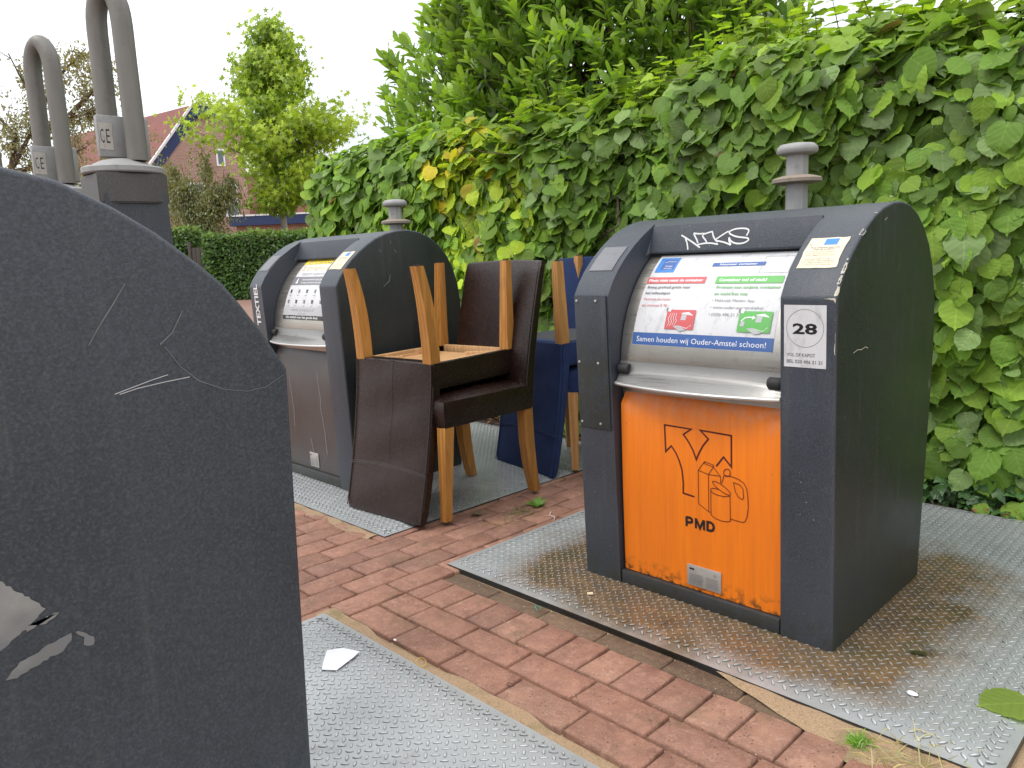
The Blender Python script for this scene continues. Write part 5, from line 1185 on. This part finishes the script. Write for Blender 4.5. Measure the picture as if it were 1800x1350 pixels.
# low grey roofed shed to the left
H4 = empty('grey_roofed_shed', tuple(far(-24, 44))); tag(H4, 'low brick shed with grey roof left of the gable house', 'shed')
quadwall('wall', [fv(-28, 44, 0), fv(-20.7, 44, 0), fv(-20.7, 44, 5.2), fv(-28, 44, 5.2)], M_brick, H4, 3)
quadwall('roof', [fv(-28.3, 43.6, 5.1), fv(-20.5, 43.6, 5.1), fv(-20.5, 46, 6.7), fv(-28.3, 46, 6.7)], M_lead, H4, .15)

# ------------------------------------------------------------------ litter and weeds
M_paper = mat('white_paper', (.72, .72, .76), .7); M_bone = mat('cigarette_filter', (.72, .60, .42), .8)
pts = [(-1.690, .905), (-1.735, .945), (-1.712, .985), (-1.655, 1.005), (-1.640, .975), (-1.620, .905), (-1.655, .880)]
bm = bmesh.new(); vs = [bm.verts.new((x+1.68, y-.95, .0035+random.uniform(0, .004))) for x, y in pts]; cv_ = bm.verts.new((.005, -.005, .0062))
for i in range(len(vs)): bm.faces.new((vs[i], vs[(i+1) % len(vs)], cv_))
o = link('paper_scrap', bm_mesh('paper_scrap', bm), M_paper); o.location = (-1.655, .948, .0); o.scale = (.9, .9, 1); tag(o, 'torn scrap of white paper lying on the nearest tread plate', 'litter')
bm = bmesh.new(); add_tube(bm, [(0, 0, .0065), (.011, .012, .0065)], .0042, 10); o = link('cigarette_butt', bm_mesh('cigarette_butt', bm), M_bone, None, 40); o.location = (-1.405, 1.645, 0); tag(o, 'pale cigarette butt on the wet tread plate', 'litter')
for x, y, s, lb in ((-.527, 1.72, .010, 'small white pebble near the corner of the wet tread plate'), (-1.62, 1.10, .005, 'tiny white fleck on the bricks by the near plate'), (-1.07, 1.94, .0, '')):
    if not s: continue
    bm = bmesh.new(); r = bmesh.ops.create_icosphere(bm, subdivisions=2, radius=s)
    for v in bm.verts: v.co = Vector((v.co.x*1.2, v.co.y*.8, v.co.z*.4+s*.35))*(1+random.uniform(-.12, .12))
    o = link('pebble', bm_mesh('pebble', bm), M_paper, None, 60); o.location = (x, y, .001); tag(o, lb, 'pebble')
def single_leaf(name, label, x, y, z, rot, size, col, kind='vine'):
    o = leaves(name, kind, np.zeros((1, 3)), np.array([[math.cos(rot), math.sin(rot), .0]]), np.array([[.0, -.0, 1.]]), np.array([size]), np.array([col]), M_vine, None, .1); o.location = (x, y, z); tag(o, label, 'leaf')
single_leaf('fallen_leaf', 'large fresh green leaf lying on the right of the wet tread plate', -.335, 1.842, .004, R_(226), .108, (.20, .28, .055))
single_leaf('fallen_leaf', 'narrow dark leaf beside the foot of the orange fronted container', -.60, 1.905, .006, R_(20), .045, (.05, .06, .02), 'laurel')
single_leaf('fallen_leaf', 'curled grey brown leaf by the front leg of the lower brown chair', -2.235, 1.93, .004, R_(60), .045, (.20, .16, .12))
def tuft(name, label, cat, x, y, n, L, col, spread, up=1.0):
    Ps = np.stack([rng.normal(0, spread, n), rng.normal(0, spread, n), np.zeros(n)], 1); d = np.stack([rng.normal(0, .6, n), rng.normal(0, .6, n), np.abs(rng.normal(up, .3, n))], 1); d = norm(d); s = norm(np.cross(d, rng.normal(0, 1, (n, 3)))); l_ = rng.uniform(.4, 1, n)*L; V = []
    w = .0011; P1 = Ps+d*(l_*.55)[:, None]; P2 = Ps+d*(l_)[:, None]+np.array([0, 0, -1])*(l_*.25)[:, None]+norm(d*np.array([1, 1, 0]))*(l_*.2)[:, None]
    V = np.stack([Ps-s*w, Ps+s*w, P1+s*w*.9, P1-s*w*.9, P2+s*w*.2, P2-s*w*.2], 1).reshape(-1, 3); F = np.concatenate([np.array([[0, 1, 2, 3]])+6*i for i in range(n)]+[np.array([[3, 2, 4, 5]])+6*i for i in range(n)])
    T = np.tile(np.concatenate([col*rng.uniform(.6, 1.3, (n, 1)), np.ones((n, 1))], 1), (2, 1)); me = npmesh(name, V, F, T); o = link(name, me, M_far); o.location = (x, y, -.012); return tag(o, label, cat)
tuft('grass_tuft', 'bright green grass tuft in the sand at the front edge of the wet plate', 'grass tuft', -.552, 1.485, 190, .032, np.array([.22, .42, .04]), .010)
tuft('dry_grass', 'straw coloured dry grass at the lower right edge of the wet plate', 'grass tuft', -.46, 1.50, 70, .085, np.array([.50, .40, .18]), .05, .35)
tuft('small_grass_tuft', 'small grass blades in the brick joint between the far plate and wet plate', 'grass tuft', -2.12, 2.07, 45, .05, np.array([.16, .22, .06]), .03, .4)
tuft('stray_grass', 'few straw blades beside the foot of the lower brown chair', 'grass tuft', -2.07, 1.95, 18, .05, np.array([.35, .32, .12]), .03, .3)
n = 16; o = rng.uniform(0, 6.3, n); P = np.zeros((n, 3)); P[:, :2] = rng.normal(0, .008, (n, 2)); w_ = leaves('weed', 'laurel', P, np.stack([np.cos(o), np.sin(o), .35+.3*rng.random(n)], 1), np.stack([0*o, 0*o, 1+0*o], 1), rng.uniform(.03, .055, n), np.array([.16, .30, .05])*rng.uniform(.8, 1.2, (n, 1)), M_far); w_.location = (-2.12, 2.185, -.01); tag(w_, 'small leafy weed growing between the bricks', 'weed')
M_th = mat('teal_thread', (.03, .28, .22), .7); M_rb = mat('yellow_rubber_band', (.62, .45, .10), .6); M_tw = mat('white_twig', (.62, .55, .48), .7); M_dk = mat('dark_scrap', (.05, .03, .03), .7)
def wire(name, label, cat, pts, r, m):
    bm = bmesh.new(); add_tube(bm, pts, r, 6); tag(link(name, bm_mesh(name, bm), m, None, 60), label, cat)
wire('thread', 'teal thread caught under the edge of the wet tread plate', 'litter', [(-1.475+.012*math.cos(t*1.3), 1.500+.010*math.sin(t), -.008+.003*math.sin(t*2)) for t in np.linspace(0, 8, 30)], .0009, M_th)
wire('rubber_band', 'thin yellow rubber band on the sand by the nearest plate', 'litter', [(-1.487+.024*math.cos(t)*.8+.008*math.sin(t), 1.084+.010*math.sin(t)-.012*math.cos(t), -.006) for t in np.linspace(0, 6.28, 30)], .0008, M_rb)
wire('twig', 'pale twig on the bricks by the left corner of the wet plate', 'twig', [(-2.02, 2.155, -.007), (-1.995, 2.12, -.006), (-1.965, 2.118, -.007), (-1.94, 2.085, -.003)], .0022, M_tw)
wire('dark_band', 'small dark band lying on a brick in the middle of the strip', 'litter', [(-1.245+.010*math.cos(t), 1.165+.006*math.sin(t), -.009) for t in np.linspace(0, 6.28, 18)], .0009, M_dk)
# scattered grit and crumbs on plates and bricks
n = 520; x = rng.uniform(-2.4, -.1, n); y = rng.uniform(1.0, 2.6, n); s = rng.uniform(.0008, .0026, n); ok = ~((x > -1.56) & (x < -.7) & (y > 1.75)); x, y, s = x[ok], y[ok], s[ok]; n = len(x)
tv = np.array([(1, 0, 0), (0, 1, 0), (-1, 0, 0), (0, -1, 0), (0, 0, .8)]); ang = rng.uniform(0, 6.3, n); V = tv[None]*s[:, None, None]*np.array([1, .7, 1]); V = V+np.stack([x, y, np.where((y > 1.56) & (x > -1.9) & (x < -.33) | (y < 1.07), .0005, -.0115)], 1)[:, None]
F = (np.array([[0, 1, 4], [1, 2, 4], [2, 3, 4], [3, 0, 4]])[None]+(np.arange(n)*5)[:, None, None]).reshape(-1, 3); cc = np.where((rng.random((n, 1)) < .35), np.array([[.05, .03, .02]]), np.array([[.45, .36, .26]])); T = np.repeat(np.concatenate([cc, np.ones((n, 1))], 1), 4, 0)
M_grit = mat('grit', (.4, .3, .2), .9); _t = NT(M_grit); _t.base(_t.attr()); tag(link('grit', npmesh('grit', V.reshape(-1, 3), F, T), M_grit), kind='stuff')

# window panes become sub-parts of their windows
bpy.context.view_layer.update()
for f in wins:
    ps = [k for k in COL.objects if k.parent == H and k.name.startswith('pane')]
    c0 = sum((Vector(v.co) for v in f.data.vertices), Vector())/len(f.data.vertices)
    best = min(ps, key=lambda k: (sum((Vector(v.co) for v in k.data.vertices), Vector())/len(k.data.vertices)-c0).length); best.parent = f

# ------------------------------------------------------------------ render settings
scene.render.engine = 'CYCLES'
scene.cycles.max_bounces = 6; scene.cycles.transmission_bounces = 3; scene.cycles.diffuse_bounces = 3; scene.cycles.glossy_bounces = 3
